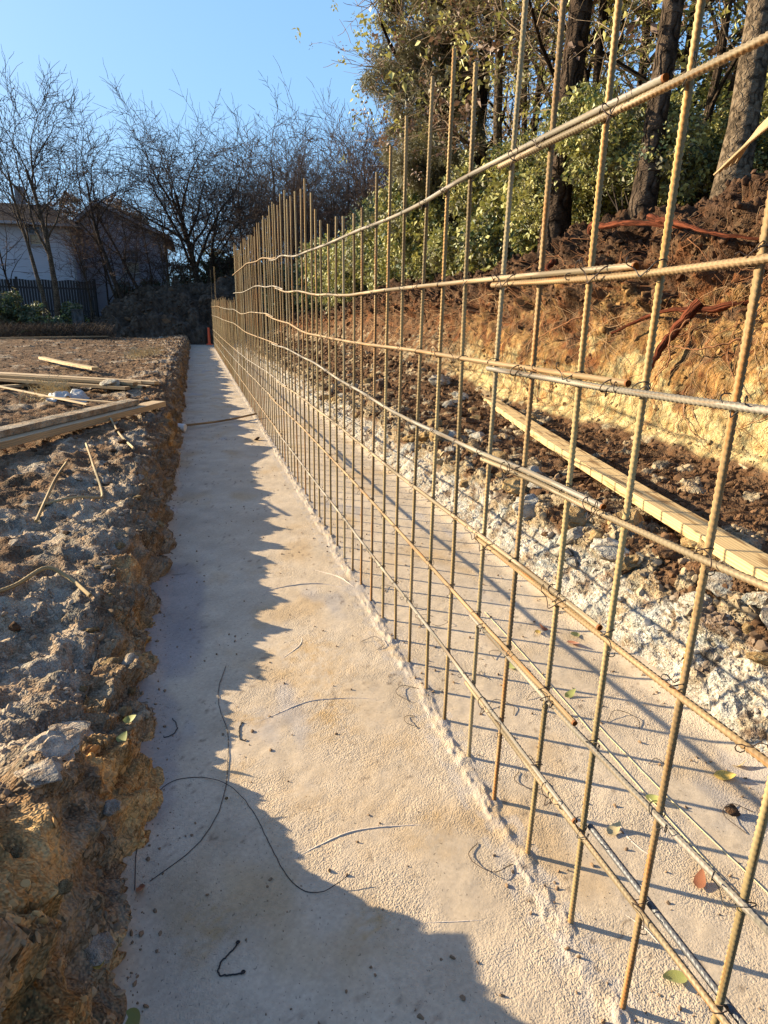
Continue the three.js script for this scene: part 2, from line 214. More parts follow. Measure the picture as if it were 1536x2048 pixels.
const leftGeo = sheet(leftCols, zRows, leftPos,
  (p, n, u) => {
    const [x, y, z] = p; const k = sstep(0.3, 1.6, u); const far = sstep(-6, -14, z);
    worley(x * 5.5, y * 5.5, z * 5.5); const clod = (0.5 - W[0]) * 0.062 + 0.045 * (W[2] - 0.5) * sstep(0.02, 0.2, W[1] - W[0]);
    worley(x * 17 + 5, y * 17, z * 17); const small = (0.5 - W[0]) * 0.03 + 0.012 * (W[2] - 0.5) * sstep(0.05, 0.2, W[1] - W[0]);
    const big = 0.05 * fbm(x * 1.4, y, z * 1.4, 3) + 0.03 * Math.max(0, n3(x * 2.3, 4, z * 3.2));
    const top = sstep(5, 7, u); const lip = sstep(3, 5.2, u) * (1 - sstep(6.1, 6.5, u));
    const jag = lip * (0.26 * Math.max(0, fbm(1.3, 8.2, z * 2.1, 4) + 0.01) + 0.025 * Math.max(0, n3(3, 2, z * 9 + 2.5 * n3(1.5, 1.5, z * 1.7))) * sstep(-0.15, 0.3, n3(5.5, 5.5, z * 1.3)));
    const layer = (1 - top) * 0.03 * n3(x * 3, y * 14 - z * 2.5, z * 3) + (1 - top) * 0.05 * n3(3, y * 7 - z * 4, z * 5);
    worley(x * 3.5, (y - 0.45 * z) * 8, z * 3.2); const block = (1 - top) * 0.085 * (W[2] - 0.5) * sstep(0.02, 0.14, W[1] - W[0]) * lerp(0.5, 1, sstep(-3.2, -1.8, z));
    return k * (block + clod * lerp(1, 0.75, far) + small + big * lerp(0.5, 1, top) + 0.02 * fbm(x * 36, y * 36, z * 36, 2) + layer) + jag;
  },
  (p, u) => {
    const [x, y, z] = p; const a = fbm(x * 2.2, y * 2.2, z * 2.2, 4), b = fbm(x * 12, y * 12, z * 12, 3);
    worley(x * 5.5, y * 5.5, z * 5.5); const id = W[2];
    let c = [0.215 + 0.10 * b, 0.128 + 0.06 * b, 0.068 + 0.04 * b];
    const slurry = sstep(-0.08, 0.1, fbm(x * 1.6 + 3, 2, z * 1.1, 4) + 0.22 * sstep(-6.5, -3.5, z) * sstep(-2.2, -0.6, x) + 0.16 * sstep(-1.3, -0.5, x) - 0.17 + 0.05 * (id - 0.5)) * sstep(4.6, 5.8, u + 0.8 * b);
    const grey = [0.48 + 0.12 * a + 0.08 * b, 0.375 + 0.11 * a + 0.07 * b, 0.255 + 0.09 * a + 0.06 * b]; c = c.map((q, i) => lerp(q, grey[i], slurry * 0.65));
    const face = 1 - sstep(4.2, 5.6, u + 1.2 * b + 0.8 * a); const och = [0.56 + 0.16 * b, 0.315 + 0.10 * b, 0.115 + 0.04 * b], gr = [0.31 + 0.12 * b, 0.215 + 0.09 * b, 0.125 + 0.05 * b];
    const mix = sstep(-0.1, 0.25, a + 0.35 * (id - 0.5) + 0.22 * sstep(-2.4, -1.5, z) - 0.14); c = c.map((q, i) => lerp(q, lerp(gr[i], och[i], mix), face));
    const dk = sstep(0.2, 0.45, fbm(x * 5, y * 5 + 9, z * 5, 3)); return c.map(q => Math.max(0.02, q * lerp(1, 0.7, dk) * (0.88 + 0.24 * id)));
  });
put(new THREE.Mesh(boxMapped(leftGeo), M.earth), 'dirt_ground', 'churned muddy building pad left of the trench', null, null, 'structure');

// right cut bank -----------------------------------------------------
const Rn = [[1.66, -0.06], [1.74, 0.0], [1.83, 0.08], [1.91, 0.18], [1.97, 0.29], [2.06, 0.37], [2.5, 0.39], [3.0, 0.43], [3.30, 0.48], [3.42, 0.62], [3.47, 1.05], [3.68, 1.5], [3.90, 2.0], [4.18, 2.36], [5.2, 2.45]];
const Rf = [[1.66, -0.06], [1.74, 0.0], [1.84, 0.07], [1.95, 0.15], [2.05, 0.24], [2.2, 0.33], [2.6, 0.46], [2.95, 0.60], [3.2, 0.76], [3.35, 0.95], [3.5, 1.2], [3.66, 1.45], [3.85, 1.75], [4.1, 2.0], [5.2, 2.2]];
const Re = Rf.map(([x, y], i) => [x + (i > 5 ? 0.3 * (i - 5) / 9 : 0), y * 0.72]);
function rightPos(u, z) {
  const i = Math.min(13, Math.floor(u)), k = u - i, a = sstep(-6.2, -9.5, z), b = sstep(-12, -24, z);
  const q = (A) => [lerp(A[i][0], A[i + 1][0], k), lerp(A[i][1], A[i + 1][1], k)];
  const n = q(Rn), f = q(Rf), e = q(Re); let x = lerp(lerp(n[0], f[0], a), e[0], b), y = lerp(lerp(n[1], f[1], a), e[1], b);
  const wob = 0.05 * n3(3, 3, z * 0.9) + 0.04 * n3(8, 1, z * 2.2), wall = 0.10 * n3(1, 7, z * 0.55); x += wob * sstep(0.6, 3, u) * (1 - sstep(5, 7, u)) + wall * sstep(7.5, 9, u);
  y += 0.16 * sstep(-5.2, -3.2, z) * sstep(11, 13.4, u); return [x, y, z];
}
const rightCols = seq([[0, 1, 5], [1, 5, 84], [5, 8, 84], [8, 11, 110], [11, 13, 84], [13, 14, 40]]);
const rightRows = zRows.filter(z => z < 0.4);
const rightGeo = sheet(rightCols, rightRows, rightPos,
  (p, n, u) => {
    const [x, y, z] = p; const k = sstep(0.6, 1.8, u);
    const rub = sstep(3.1, 4.2, u) * (1 - sstep(8.0, 8.8, u)), cut = sstep(8, 9, u) * (1 - sstep(10, 11, u)) * sstep(-9.5, -7.5, z), soil = sstep(9.9, 11.2, u), cc = 1 - sstep(3.4, 4.4, u);
    worley(x * 8, y * 11, z * 8); const c1 = (0.5 - W[0]) * 0.06 + 0.06 * (W[2] - 0.45) * sstep(0.03, 0.16, W[1] - W[0]);
    worley(x * 24, y * 26, z * 24); const c2 = (0.5 - W[0]) * 0.016;
    let d = rub * (c1 * (u < 5.4 ? 1 : 0.55) + c2) + cc * (0.035 - 0.075 * Math.abs(fbm(x * 9, y * 9, z * 9, 4)) + 0.03 * n3(x * 4.5, y * 4.5, z * 4.5) - 0.035 * Math.abs(n3(x * 26, y * 26, z * 26)));
    d += cut * (0.022 * fbm(x * 9, y * 5, z * 9, 3) + 0.01 * n3(x * 2, y * 26, z * 5) + 0.012 * Math.max(0, n3(4, y * 2.5, z * 17)) + 0.25 * c2);
    worley(x * 5, y * 6, z * 5); d += soil * (0.34 * fbm(x * 2.6, y * 3.2, z * 2.6, 4) + 0.16 * fbm(x * 7, y * 8, z * 7, 3) + (0.5 - W[0]) * 0.13 + 0.08 * (W[2] - 0.5) * sstep(0.03, 0.2, W[1] - W[0]) + 1.6 * c2 + 0.05 * Math.max(0, n3(x * 3, y * 2, z * 16)) + 0.05 * fbm(x * 12, y * 12, z * 12, 2));
    return k * (d + 0.011 * fbm(x * 38, y * 38, z * 38, 2));
  },
  (p, u) => {
    const [x, y, z] = p; const a = fbm(x * 2.4, y * 2.4, z * 2.4, 4), b = fbm(x * 11, y * 11, z * 11, 3); worley(x * 8, y * 11, z * 8); const id = W[2];
    const conc = [0.45 + 0.10 * b, 0.39 + 0.10 * b, 0.305 + 0.09 * b], brown = [0.14 + 0.09 * b, 0.076 + 0.05 * b, 0.038 + 0.025 * b], tan = [0.33 + 0.1 * b, 0.245 + 0.08 * b, 0.145 + 0.05 * b], yel = [0.50 + 0.14 * b, 0.365 + 0.12 * b, 0.165 + 0.07 * b], red = [0.17 + 0.09 * b, 0.07 + 0.04 * b, 0.028 + 0.015 * b], och = [0.32 + 0.12 * b, 0.18 + 0.07 * b, 0.066 + 0.03 * b];
    const mix = (A, B, t) => A.map((q, i) => lerp(q, B[i], t));
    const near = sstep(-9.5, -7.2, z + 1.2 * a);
    let c = mix(conc, id > 0.5 ? tan : brown, 0.75 * sstep(0.05, 0.22, fbm(x * 7 + 2, y * 7, z * 7, 4) + 0.06 * (u - 2))); const us = u + 1.5 * a + 0.5 * b;
    c = mix(c, id > 0.45 ? tan : brown, sstep(3.1, 3.6, us + (id - 0.5) * 0.8)); c = mix(c, id > 0.85 ? tan : brown, sstep(5.0, 5.6, us));
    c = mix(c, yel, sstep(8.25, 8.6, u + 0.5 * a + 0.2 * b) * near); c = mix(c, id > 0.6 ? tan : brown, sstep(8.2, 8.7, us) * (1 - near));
    const up = u + 2.0 * a + 0.9 * b + 0.5 * (id - 0.5);
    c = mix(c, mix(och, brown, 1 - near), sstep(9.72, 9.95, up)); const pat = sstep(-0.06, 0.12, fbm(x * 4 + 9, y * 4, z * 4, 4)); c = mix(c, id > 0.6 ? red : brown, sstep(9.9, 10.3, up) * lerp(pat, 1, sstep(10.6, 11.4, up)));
    c = mix(c, [0.085 + 0.05 * b, 0.046 + 0.03 * b, 0.026 + 0.02 * b], sstep(11.3, 12.3, up)); const st = sstep(0.3, 0.4, n3(7, 1, z * 7 + 0.6 * y)) * sstep(8.4, 8.8, u) * (1 - sstep(10, 10.6, u)); c = mix(c, [0.42, 0.19, 0.06], 0.55 * st);
    return c.map(q => Math.max(0.015, q * (0.88 + 0.22 * id)));
  });
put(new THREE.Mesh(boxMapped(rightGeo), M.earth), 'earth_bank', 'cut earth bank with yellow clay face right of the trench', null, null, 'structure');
const onRight = (x, z) => heightAt(rightGeo, x, z), onLeft = (x, z) => heightAt(leftGeo, x, z), onSlab = (x, z) => heightAt(slabGeo, x, z);

// big ground, forest floor, far embankment ---------------------------
function plainSheet(xs, zs, hf, mat, name, label) {
  const P = [], UV = [], I = []; const nu = xs.length; zs.forEach(z => xs.forEach(x => { P.push(x, hf(x, z), z); UV.push(x, z); }));
  for (let j = 0; j < zs.length - 1; j++) for (let i = 0; i < nu - 1; i++) { const a = j * nu + i; I.push(a, a + 1, a + nu + 1, a, a + nu + 1, a + nu); }
  const g = new THREE.BufferGeometry(); g.setAttribute('position', new THREE.Float32BufferAttribute(P, 3)); g.setAttribute('uv', new THREE.Float32BufferAttribute(UV, 2)); g.setIndex(I); g.computeVertexNormals();
  return put(new THREE.Mesh(g, mat), name, label, null, null, 'structure');
}
const lin = (a, b, n) => Array.from({ length: n + 1 }, (_, i) => a + (b - a) * i / n);
const farH = (x, z) => { const r = sstep(-32.5, -37, z); return lerp(-0.2, lerp(0.9, 1.5, sstep(-10, 2, x)) + 0.15 * fbm(x * 0.3, 1, z * 0.3, 3), r) + 4 * sstep(-50, -160, z) + 2 * sstep(4, 30, x) * r; };
plainSheet([-300, -150, -80, ...lin(-45, 60, 90), 100, 180, 300], [60, 20, 6, ...lin(2, -34, 12), ...lin(-35, -60, 40), -75, -100, -150, -220, -400], farH, M.forest, 'ground', 'dark ground stretching away behind the site');
const forestH = (x, z) => { const e = rightPos(14, clamp(z, -33, 0))[1]; return e - 0.02 + 0.5 * sstep(5, 9, x) + 2.6 * sstep(8, 30, x) + 0.12 * fbm(x * 0.8, 2, z * 0.8, 3) * sstep(5.2, 6, x); };
plainSheet([5.15, 5.4, ...lin(5.8, 14, 30), ...lin(15, 45, 16)], [2, ...lin(0, -33, 90), -36, -40, -50], forestH, M.forest, 'forest_floor', 'brown leaf litter floor of the wood above the bank');

let moundGeo;
// spoil mound at the end of the trench -------------------------------
{
  const xs = lin(-8, 9, 150), zs = lin(-31.8, -38, 60); const top = table([[9, 3.5], [4, 3.4], [2, 3.25], [0.4, 2.9], [-1.9, 2.7], [-3.4, 2.15], [-4.6, 1.15], [-5.4, 0.55], [-8, 0.2]]);
  const g = sheet(xs, zs, (x, z) => { const t = clamp((-31.9 - z) / 3.6); let y = top(x) * sstep(0, 1, Math.sqrt(t)) ; if (z < -36.4) y *= 1 - 0.5 * sstep(-36.4, -38, z); return [x, y - 0.1, z]; },
    (p) => { const [x, y, z] = p; worley(x * 2, y * 2, z * 2); return (0.5 - W[0]) * 0.35 + 0.3 * fbm(x, y, z, 3) + (W[2] - 0.5) * 0.15; },
    (p) => { const b = fbm(p[0] * 3, p[1] * 3, p[2] * 3, 3); worley(p[0] * 2, p[1] * 2, p[2] * 2); const k = 0.7 + 0.7 * W[2]; return [0.085 * k + 0.04 * b, 0.06 * k + 0.03 * b, 0.04 * k + 0.02 * b].map(q => Math.max(0.02, q)); });
  moundGeo = g; put(new THREE.Mesh(g, M.earth), 'spoil_mound', 'dark heap of dug earth and rubble at the trench end', null, null, 'structure');
}
console.log('terrain done');

// ---------------------------------------------------------------- tubes and bars
function tube(pts, rad, sides, o = {}) {   // plain tapered tube through points; rad number or fn(t)
  const P = [], N = [], UV = [], I = []; let len = 0; const n = pts.length; const ref0 = o.ref || (Math.abs(pts[n - 1].y - pts[0].y) > 0.7 * pts[n - 1].distanceTo(pts[0]) ? V3(1, 0, 0.01) : V3(0.01, 1, 0));
  const t = V3(), A = V3(), B = V3();
  for (let i = 0; i < n; i++) {
    t.subVectors(pts[Math.min(n - 1, i + 1)], pts[Math.max(0, i - 1)]).normalize(); if (i) len += pts[i].distanceTo(pts[i - 1]);
    A.copy(ref0).addScaledVector(t, -ref0.dot(t)).normalize(); if (!isFinite(A.x) || A.lengthSq() < 0.5) A.set(0, 0, 1); B.crossVectors(t, A); const r = typeof rad === 'number' ? rad : rad(i / (n - 1), i);
    for (let k = 0; k <= sides; k++) { const th = k / sides * 6.28318, c = Math.cos(th), s = Math.sin(th), x = A.x * c + B.x * s, y = A.y * c + B.y * s, z = A.z * c + B.z * s; P.push(pts[i].x + x * r, pts[i].y + y * r, pts[i].z + z * r); N.push(x, y, z); UV.push(k / sides, len); }
  }
  const w = sides + 1; for (let i = 0; i < n - 1; i++) for (let k = 0; k < sides; k++) { const a = i * w + k; I.push(a, a + 1, a + w + 1, a, a + w + 1, a + w); }
  if (o.cap !== false) for (const [ring, flip] of [[0, 1], [n - 1, 0]]) { const c = P.length / 3; const q = pts[ring]; P.push(q.x, q.y, q.z); N.push(0, flip ? -1 : 1, 0); UV.push(0.5, len); const b = P.length / 3; for (let k = 0; k < sides; k++) { P.push(P[(ring * w + k) * 3], P[(ring * w + k) * 3 + 1], P[(ring * w + k) * 3 + 2]); N.push(0, flip ? -1 : 1, 0); UV.push(k / sides, len); } for (let k = 0; k < sides; k++) { const x = b + k, y = b + (k + 1) % sides; flip ? I.push(c, x, y) : I.push(c, y, x); } }
  const g = new THREE.BufferGeometry(); g.setAttribute('position', new THREE.Float32BufferAttribute(P, 3)); g.setAttribute('normal', new THREE.Float32BufferAttribute(N, 3)); g.setAttribute('uv', new THREE.Float32BufferAttribute(UV, 2)); g.setIndex(I); return g;
}
const spline = (pts, n) => new THREE.CatmullRomCurve3(pts).getSpacedPoints(n);
// deformed bar: curve through pts with inclined ribs
function rebar(pts, r, o = {}) {
  const { pitch = 0.0115, sides = 10, rib = 0.0012, skew = 0.005, ref = V3(1, 0, 0), four = true } = o; const curve = new THREE.CatmullRomCurve3(pts); const L = curve.getLength(); const nr = Math.max(2, Math.round(L / pitch)); const prof = four ? [[0, 0], [0.45, 0], [0.58, 1], [0.86, 1]] : [[0, 0], [0.55, 1]];
  const S = [], H = []; for (let i = 0; i < nr; i++) for (const [a, b] of prof) { S.push((i + a) / nr); H.push(b); } S.push(1); H.push(0);
  const nf = 60, cen = curve.getSpacedPoints(nf), P = [], UV = [], I = [], t = V3(), A = V3(), B = V3(), c = V3(); const w = sides + 1;
  const at = (s, out) => { const f = clamp(s) * nf, i = Math.min(nf - 1, Math.floor(f)); return out.lerpVectors(cen[i], cen[i + 1], f - i); };
  for (let i = 0; i < S.length; i++) {
    const f = clamp(S[i]) * nf, q = Math.min(nf - 1, Math.floor(f)); t.subVectors(cen[Math.min(nf, q + 1)], cen[q]).normalize(); A.copy(ref).addScaledVector(t, -ref.dot(t)).normalize(); B.crossVectors(t, A); at(S[i], c);
    for (let k = 0; k <= sides; k++) { const th = k / sides * 6.28318, ph = (th / Math.PI + 0.13) % 1; const lon = Math.abs(ph - 0.5) < 0.5 / sides ? 1 : 0; const rr = r + rib * Math.max(H[i], lon); const edge = (i === 0 || i === S.length - 1) ? 0 : 1; const off = skew * (Math.abs(ph * 2 - 1) - 0.5) * 2 * edge * Math.min(1, Math.min(i, S.length - 1 - i) / 6); const co = Math.cos(th) * rr, si = Math.sin(th) * rr; P.push(c.x + A.x * co + B.x * si + t.x * off, c.y + A.y * co + B.y * si + t.y * off, c.z + A.z * co + B.z * si + t.z * off); UV.push(k / sides, S[i] * L); }
  }
  for (let i = 0; i < S.length - 1; i++) for (let k = 0; k < sides; k++) { const a = i * w + k; I.push(a, a + 1, a + w + 1, a, a + w + 1, a + w); }
  for (const [ring, flip] of [[0, 1], [S.length - 1, 0]]) { const b = P.length / 3, p0 = cen[ring ? nf : 0]; P.push(p0.x, p0.y, p0.z); UV.push(0.5, 0); for (let k = 0; k < sides; k++) { const q = (ring * w + k) * 3; P.push(P[q], P[q + 1], P[q + 2]); UV.push(0, 0); } for (let k = 0; k < sides; k++) { const x = b + 1 + k, y = b + 1 + (k + 1) % sides; flip ? I.push(b, x, y) : I.push(b, y, x); } }
  const g = new THREE.BufferGeometry(); g.setAttribute('position', new THREE.Float32BufferAttribute(P, 3)); g.setAttribute('uv', new THREE.Float32BufferAttribute(UV, 2)); g.setIndex(I); g.computeVertexNormals(); return g;
}

// ---------------------------------------------------------------- the rebar mats
const BR = 0.0060, SP = 0.2075;
const topH = table([[1, 2.4], [-1.5, 2.35], [-1.7, 2.03], [-1.93, 2.08], [-2.1, 2.19], [-2.33, 2.11], [-2.56, 2.04], [-2.77, 2.02], [-3.05, 1.87], [-4.2, 1.92], [-4.4, 2.2], [-5.4, 2.33], [-6.5, 2.38], [-8, 2.36], [-9, 2.40], [-11, 2.45], [-13, 2.6]]);
const HH = [
  [[1, 0.29], [-1.4, 0.296], [-3.3, 0.27], [-5, 0.24], [-9, 0.235], [-14, 0.25], [-31, 0.25]],
  [[1, 0.515], [-1, 0.527], [-2.4, 0.543], [-4, 0.553], [-6.8, 0.535], [-14, 0.5], [-31, 0.5]],
  [[1, 0.775], [-1.5, 0.79], [-2.4, 0.78], [-4, 0.79], [-6.8, 0.776], [-11, 0.72], [-15.7, 0.71], [-31, 0.75]],
  [[1, 1.04], [-1.3, 1.042], [-1.6, 1.03], [-2.4, 1.025], [-3.3, 1.05], [-4.6, 1.098], [-6.3, 1.127], [-9.8, 1.13], [-14.2, 1.23], [-27, 1.32], [-31, 1.35]],
  [[1, 1.297], [-2.2, 1.285], [-3.4, 1.274], [-4.5, 1.278], [-5.85, 1.34], [-7.5, 1.415], [-9.2, 1.432], [-11.1, 1.408], [-13.9, 1.50], [-25, 1.66], [-31, 1.7]],
  [[1, 1.495], [-1, 1.495], [-2, 1.506], [-3.3, 1.505], [-4.1, 1.526], [-5.2, 1.58], [-6.9, 1.68], [-8.6, 1.743], [-10.4, 1.735], [-13.5, 1.79]],
  [[1, 1.77], [-1.8, 1.785], [-2.3, 1.772], [-3.3, 1.788], [-4.9, 1.822], [-6.25, 1.912], [-7.9, 2.01], [-10.1, 2.095], [-13.7, 2.118]],
].map(table);
const hx = FX - 2 * BR - 0.0022;
const tieGeos = [0, 1, 2].map(v => {   // wire wrapped round a crossing with a twisted tail
  const R = rng(50 + v), pts = []; const r = BR * 2 + 0.004; for (let i = 0; i <= 22; i++) { const a = i / 22 * 6.283 * 1.5 + v; pts.push(V3(-BR + Math.cos(a) * r * 0.95, Math.sin(a) * r * 0.62, Math.sin(a) * r * (v - 1 ? 0.75 : -0.75) * 1.0)); }
  const e = pts[pts.length - 1]; const len = 0.035 + 0.02 * R(); for (let i = 1; i <= 9; i++) { const a = i / 9; pts.push(V3(e.x - 0.012 * a - 0.006 * Math.sin(a * 6), e.y - 0.012 * Math.sin(a * 4 + v), e.z + (v ? 1 : -1) * len * a)); }
  const q = pts[pts.length - 1]; for (let i = 1; i <= 6; i++) { const a = i / 6 * 5.2; pts.push(V3(q.x - 0.006 * Math.sin(a), q.y + 0.007 * (1 - Math.cos(a)), q.z + 0.004 * Math.sin(a))); }
  return tube(pts, 0.0011, 4, { cap: false });
});
function makeMat(z0, z1, tops, hs, tall) {
  const g = new THREE.Group(), R = rng(tall ? 5 : 6); let k = 0;
  for (let z = z0; z > z1; z -= SP, k++) {
    const h = tops(z) + (R() - 0.5) * (z < -3.6 ? 0.12 : 0.03), lx = (R() - 0.5) * 0.02, lz = (R() - 0.5) * 0.035, bz = (R() - 0.5) * 0.02; const zb = z + (R() - 0.5) * 0.012;
    const pts = [0, 0.3, 0.65, 1].map(t => V3(FX + lx * t + 0.006 * (R() - 0.5), lerp(-0.06, h, t), zb + lz * t * t + bz * Math.sin(t * 3.14)));
    const geo = z > -3.2 ? rebar(pts, BR, {}) : z > -7.5 ? rebar(pts, BR, { four: false, sides: 8, pitch: 0.02, skew: 0.004 }) : tube(spline(pts, 8), BR + 0.0006, 7);
    part(g, 'vertical_bar', geo, M.vbar[Math.floor(R() * 4)]);
  }
  hs.forEach((hf, i) => {
    const ends = tall ? [1.4, -1.32, -6.6 - 0.5 * Math.sin(i * 2.1), Math.max(z1 - 0.35, -13.4)] : [z0 + 0.5, z0 - 6 - (i % 3), z1 - 0.1];
    for (let s = 0; s < ends.length - 1; s++) {
      const a = ends[s] + (s ? (s === 1 ? 0.29 : 0.3) + 0.03 * Math.sin(i * 3 + s) : 0), b = ends[s + 1] - (s < ends.length - 2 ? 0.31 : 0); const pts = []; const n = Math.ceil((a - b) / 0.3);
      const lap = (z) => { let d = 0; if (s < ends.length - 2) d -= 0.0155 * sstep(ends[s + 1] + 0.75, ends[s + 1] + 0.34, z); if (s) d += 0; return d; };
      for (let j = 0; j <= n; j++) { const z = lerp(a, b, j / n); pts.push(V3(hx - 0.002 * Math.sin(z * 3 + i), hf(z) + lap(z) + 0.004 * n3(i * 7, 1, z * 1.3), z)); }
      let geo; if (tall && s === 0) geo = rebar(pts, BR, { ref: V3(0, 1, 0), pitch: 0.0105, skew: 0.003 }); else if (tall && s === 1) geo = rebar(pts, BR, { ref: V3(0, 1, 0), pitch: 0.014, skew: 0.003, four: false, sides: 8 }); else geo = tube(spline(pts, Math.ceil((a - b) / 0.25)), BR + 0.0006, 7, { ref: V3(0, 1, 0) });
      const bar = part(g, 'horizontal_bar', geo, M.hbar[(i + s) % 3]);
      const e = pts[s && tall ? 0 : pts.length - 1]; const dirz = s && tall ? 1 : -1; part(bar, 'rusty_end', tube([V3(e.x, e.y, e.z - dirz * 0.004), V3(e.x, e.y, e.z + dirz * 0.0012)], BR + 0.0008, 10, { ref: V3(0, 1, 0) }), M.barEnd);
    }
  });
  if (tall) {
    part(g, 'horizontal_bar', rebar([V3(FX + 0.016, 0.283, 0.9), V3(FX + 0.016, 0.287, 0), V3(FX + 0.016, 0.29, -0.99)], BR, { ref: V3(0, 1, 0) }), M.barShaded).userData.label = 'lap bar behind the lowest rail, its shade painted as black';
    let n = 0; for (let z = z0; z > -9.2 && n < 290; z -= SP) hs.forEach((hf, i) => { if (n < 290 && (z > -4 || R() > 0.55)) { const m = part(g, 'tie_wire', tieGeos[n % 3], R() > 0.5 ? M.wire : M.wireDark); m.position.set(FX, hf(z) + (R() - 0.5) * 0.006, z + (R() - 0.5) * 0.006); m.rotation.set(R() * 6.3 > 3 ? Math.PI : 0, 0, (R() - 0.5) * 0.5); n++; } });
    for (let i = 0; i < 7; i++) for (const dz of [-1.12, -1.5]) { const m = part(g, 'tie_wire', tieGeos[(i + 1) % 3], M.wire); m.position.set(FX - 0.012, HH[i](dz) - 0.008, dz + 0.05 * Math.sin(i * 5)); m.scale.set(1, 1.35, 1); }
  }
  return g;
}
put(makeMat(-0.784 + 3 * SP, -12.9, topH, HH, true), 'rebar_mat', 'tall tied grid of rusty ribbed steel bars standing in the near footing', 'rebar grid');
put(makeMat(-13.1, -30.4, table([[0, 1.7], [-13, 1.66], [-20, 1.82], [-25, 1.88], [-31, 1.95]]), HH.slice(0, 5), false), 'rebar_mat', 'lower distant tied grid of rusty bars at the trench end', 'rebar grid');
for (const [z, h, l] of [[-24.6, 3.0, 'tall lone rusty bar nearest on the far low grid'], [-25.4, 3.05, 'middle tall lone rusty bar above the far low grid'], [-29.8, 3.2, 'farthest tall lone rusty bar at the trench end']]) put(new THREE.Mesh(tube([V3(FX + 0.03, -0.05, z), V3(FX + 0.02, h * 0.5, z - 0.02), V3(FX + 0.035, h, z)], BR, 7), M.vbar[1]), 'starter_bar', l, 'steel bar', 'tall bars above the far grid');
console.log('rebar done');

// ---------------------------------------------------------------- stones and clods
function stoneGeo(seed, detail, flat = 0.65, rough = 0.6) {
  let g = new THREE.IcosahedronGeometry(1, detail); g.deleteAttribute('uv'); g.deleteAttribute('normal'); g = mergeVertices(g, 1e-4); const p = g.attributes.position, R = rng(seed); const cuts = []; for (let i = 0; i < 6; i++) cuts.push([V3(R() - 0.5, R() - 0.5, R() - 0.5).normalize(), 0.55 + 0.3 * R()]);
  const v = V3(); for (let i = 0; i < p.count; i++) { v.fromBufferAttribute(p, i); let r = 1 + rough * fbm(v.x * 1.7 + seed, v.y * 1.7, v.z * 1.7, 3) + 0.12 * n3(v.x * 6 + seed, v.y * 6, v.z * 6) + (detail > 3 ? 0.10 * fbm(v.x * 11 + seed, v.y * 11, v.z * 11, 3) : 0); v.multiplyScalar(r); for (const [n, d] of cuts) { const k = v.dot(n) - d; if (k > 0) v.addScaledVector(n, -k * 0.9); } v.y *= flat; p.setXYZ(i, v.x, v.y, v.z); }
  g = g.toNonIndexed(); g.computeVertexNormals(); const q = g.attributes.position, uv = new Float32Array(q.count * 2); const nn = g.attributes.normal; for (let i = 0; i < q.count; i++) { const ax = Math.abs(nn.getX(i)), ay = Math.abs(nn.getY(i)), az = Math.abs(nn.getZ(i)), X = q.getX(i), Y = q.getY(i), Z = q.getZ(i); const [a, b] = ay >= ax && ay >= az ? [X, Z] : ax >= az ? [Y, Z] : [X, Y]; uv[i * 2] = a * 0.1; uv[i * 2 + 1] = b * 0.1; } g.setAttribute('uv', new THREE.BufferAttribute(uv, 2)); return g;
}
const stones = [1, 2, 3, 4, 5].map(s => stoneGeo(s * 13, 3)), clodGeos = [7, 8, 9].map(k => stoneGeo(k * 17, 5, 0.42, 1.0)), stonesS = [1, 2, 3].map(s => stoneGeo(s * 31, 1));
const ord = n => n + (n % 100 > 10 && n % 100 < 14 ? 'th' : ['th', 'st', 'nd', 'rd'][Math.min(4, n % 10)] || 'th');
function rankLabels(list) { list.sort((a, b) => b.position.z - a.position.z).forEach((m, i) => { m.userData.label += ', ' + ord(i + 1) + ' from the camera'; }); }
function stone(name, x, y, z, s, mat, R, label, category, group, geo) { const m = new THREE.Mesh(geo || stones[Math.floor(R() * 5)], mat); m.position.set(x, y, z); m.scale.set(s * (0.8 + 0.6 * R()), s * (0.7 + 0.4 * R()), s * (0.8 + 0.6 * R())); m.rotation.set((R() - 0.5) * 0.9, R() * 6.3, (R() - 0.5) * 0.9); return put(m, name, label, category, group); }
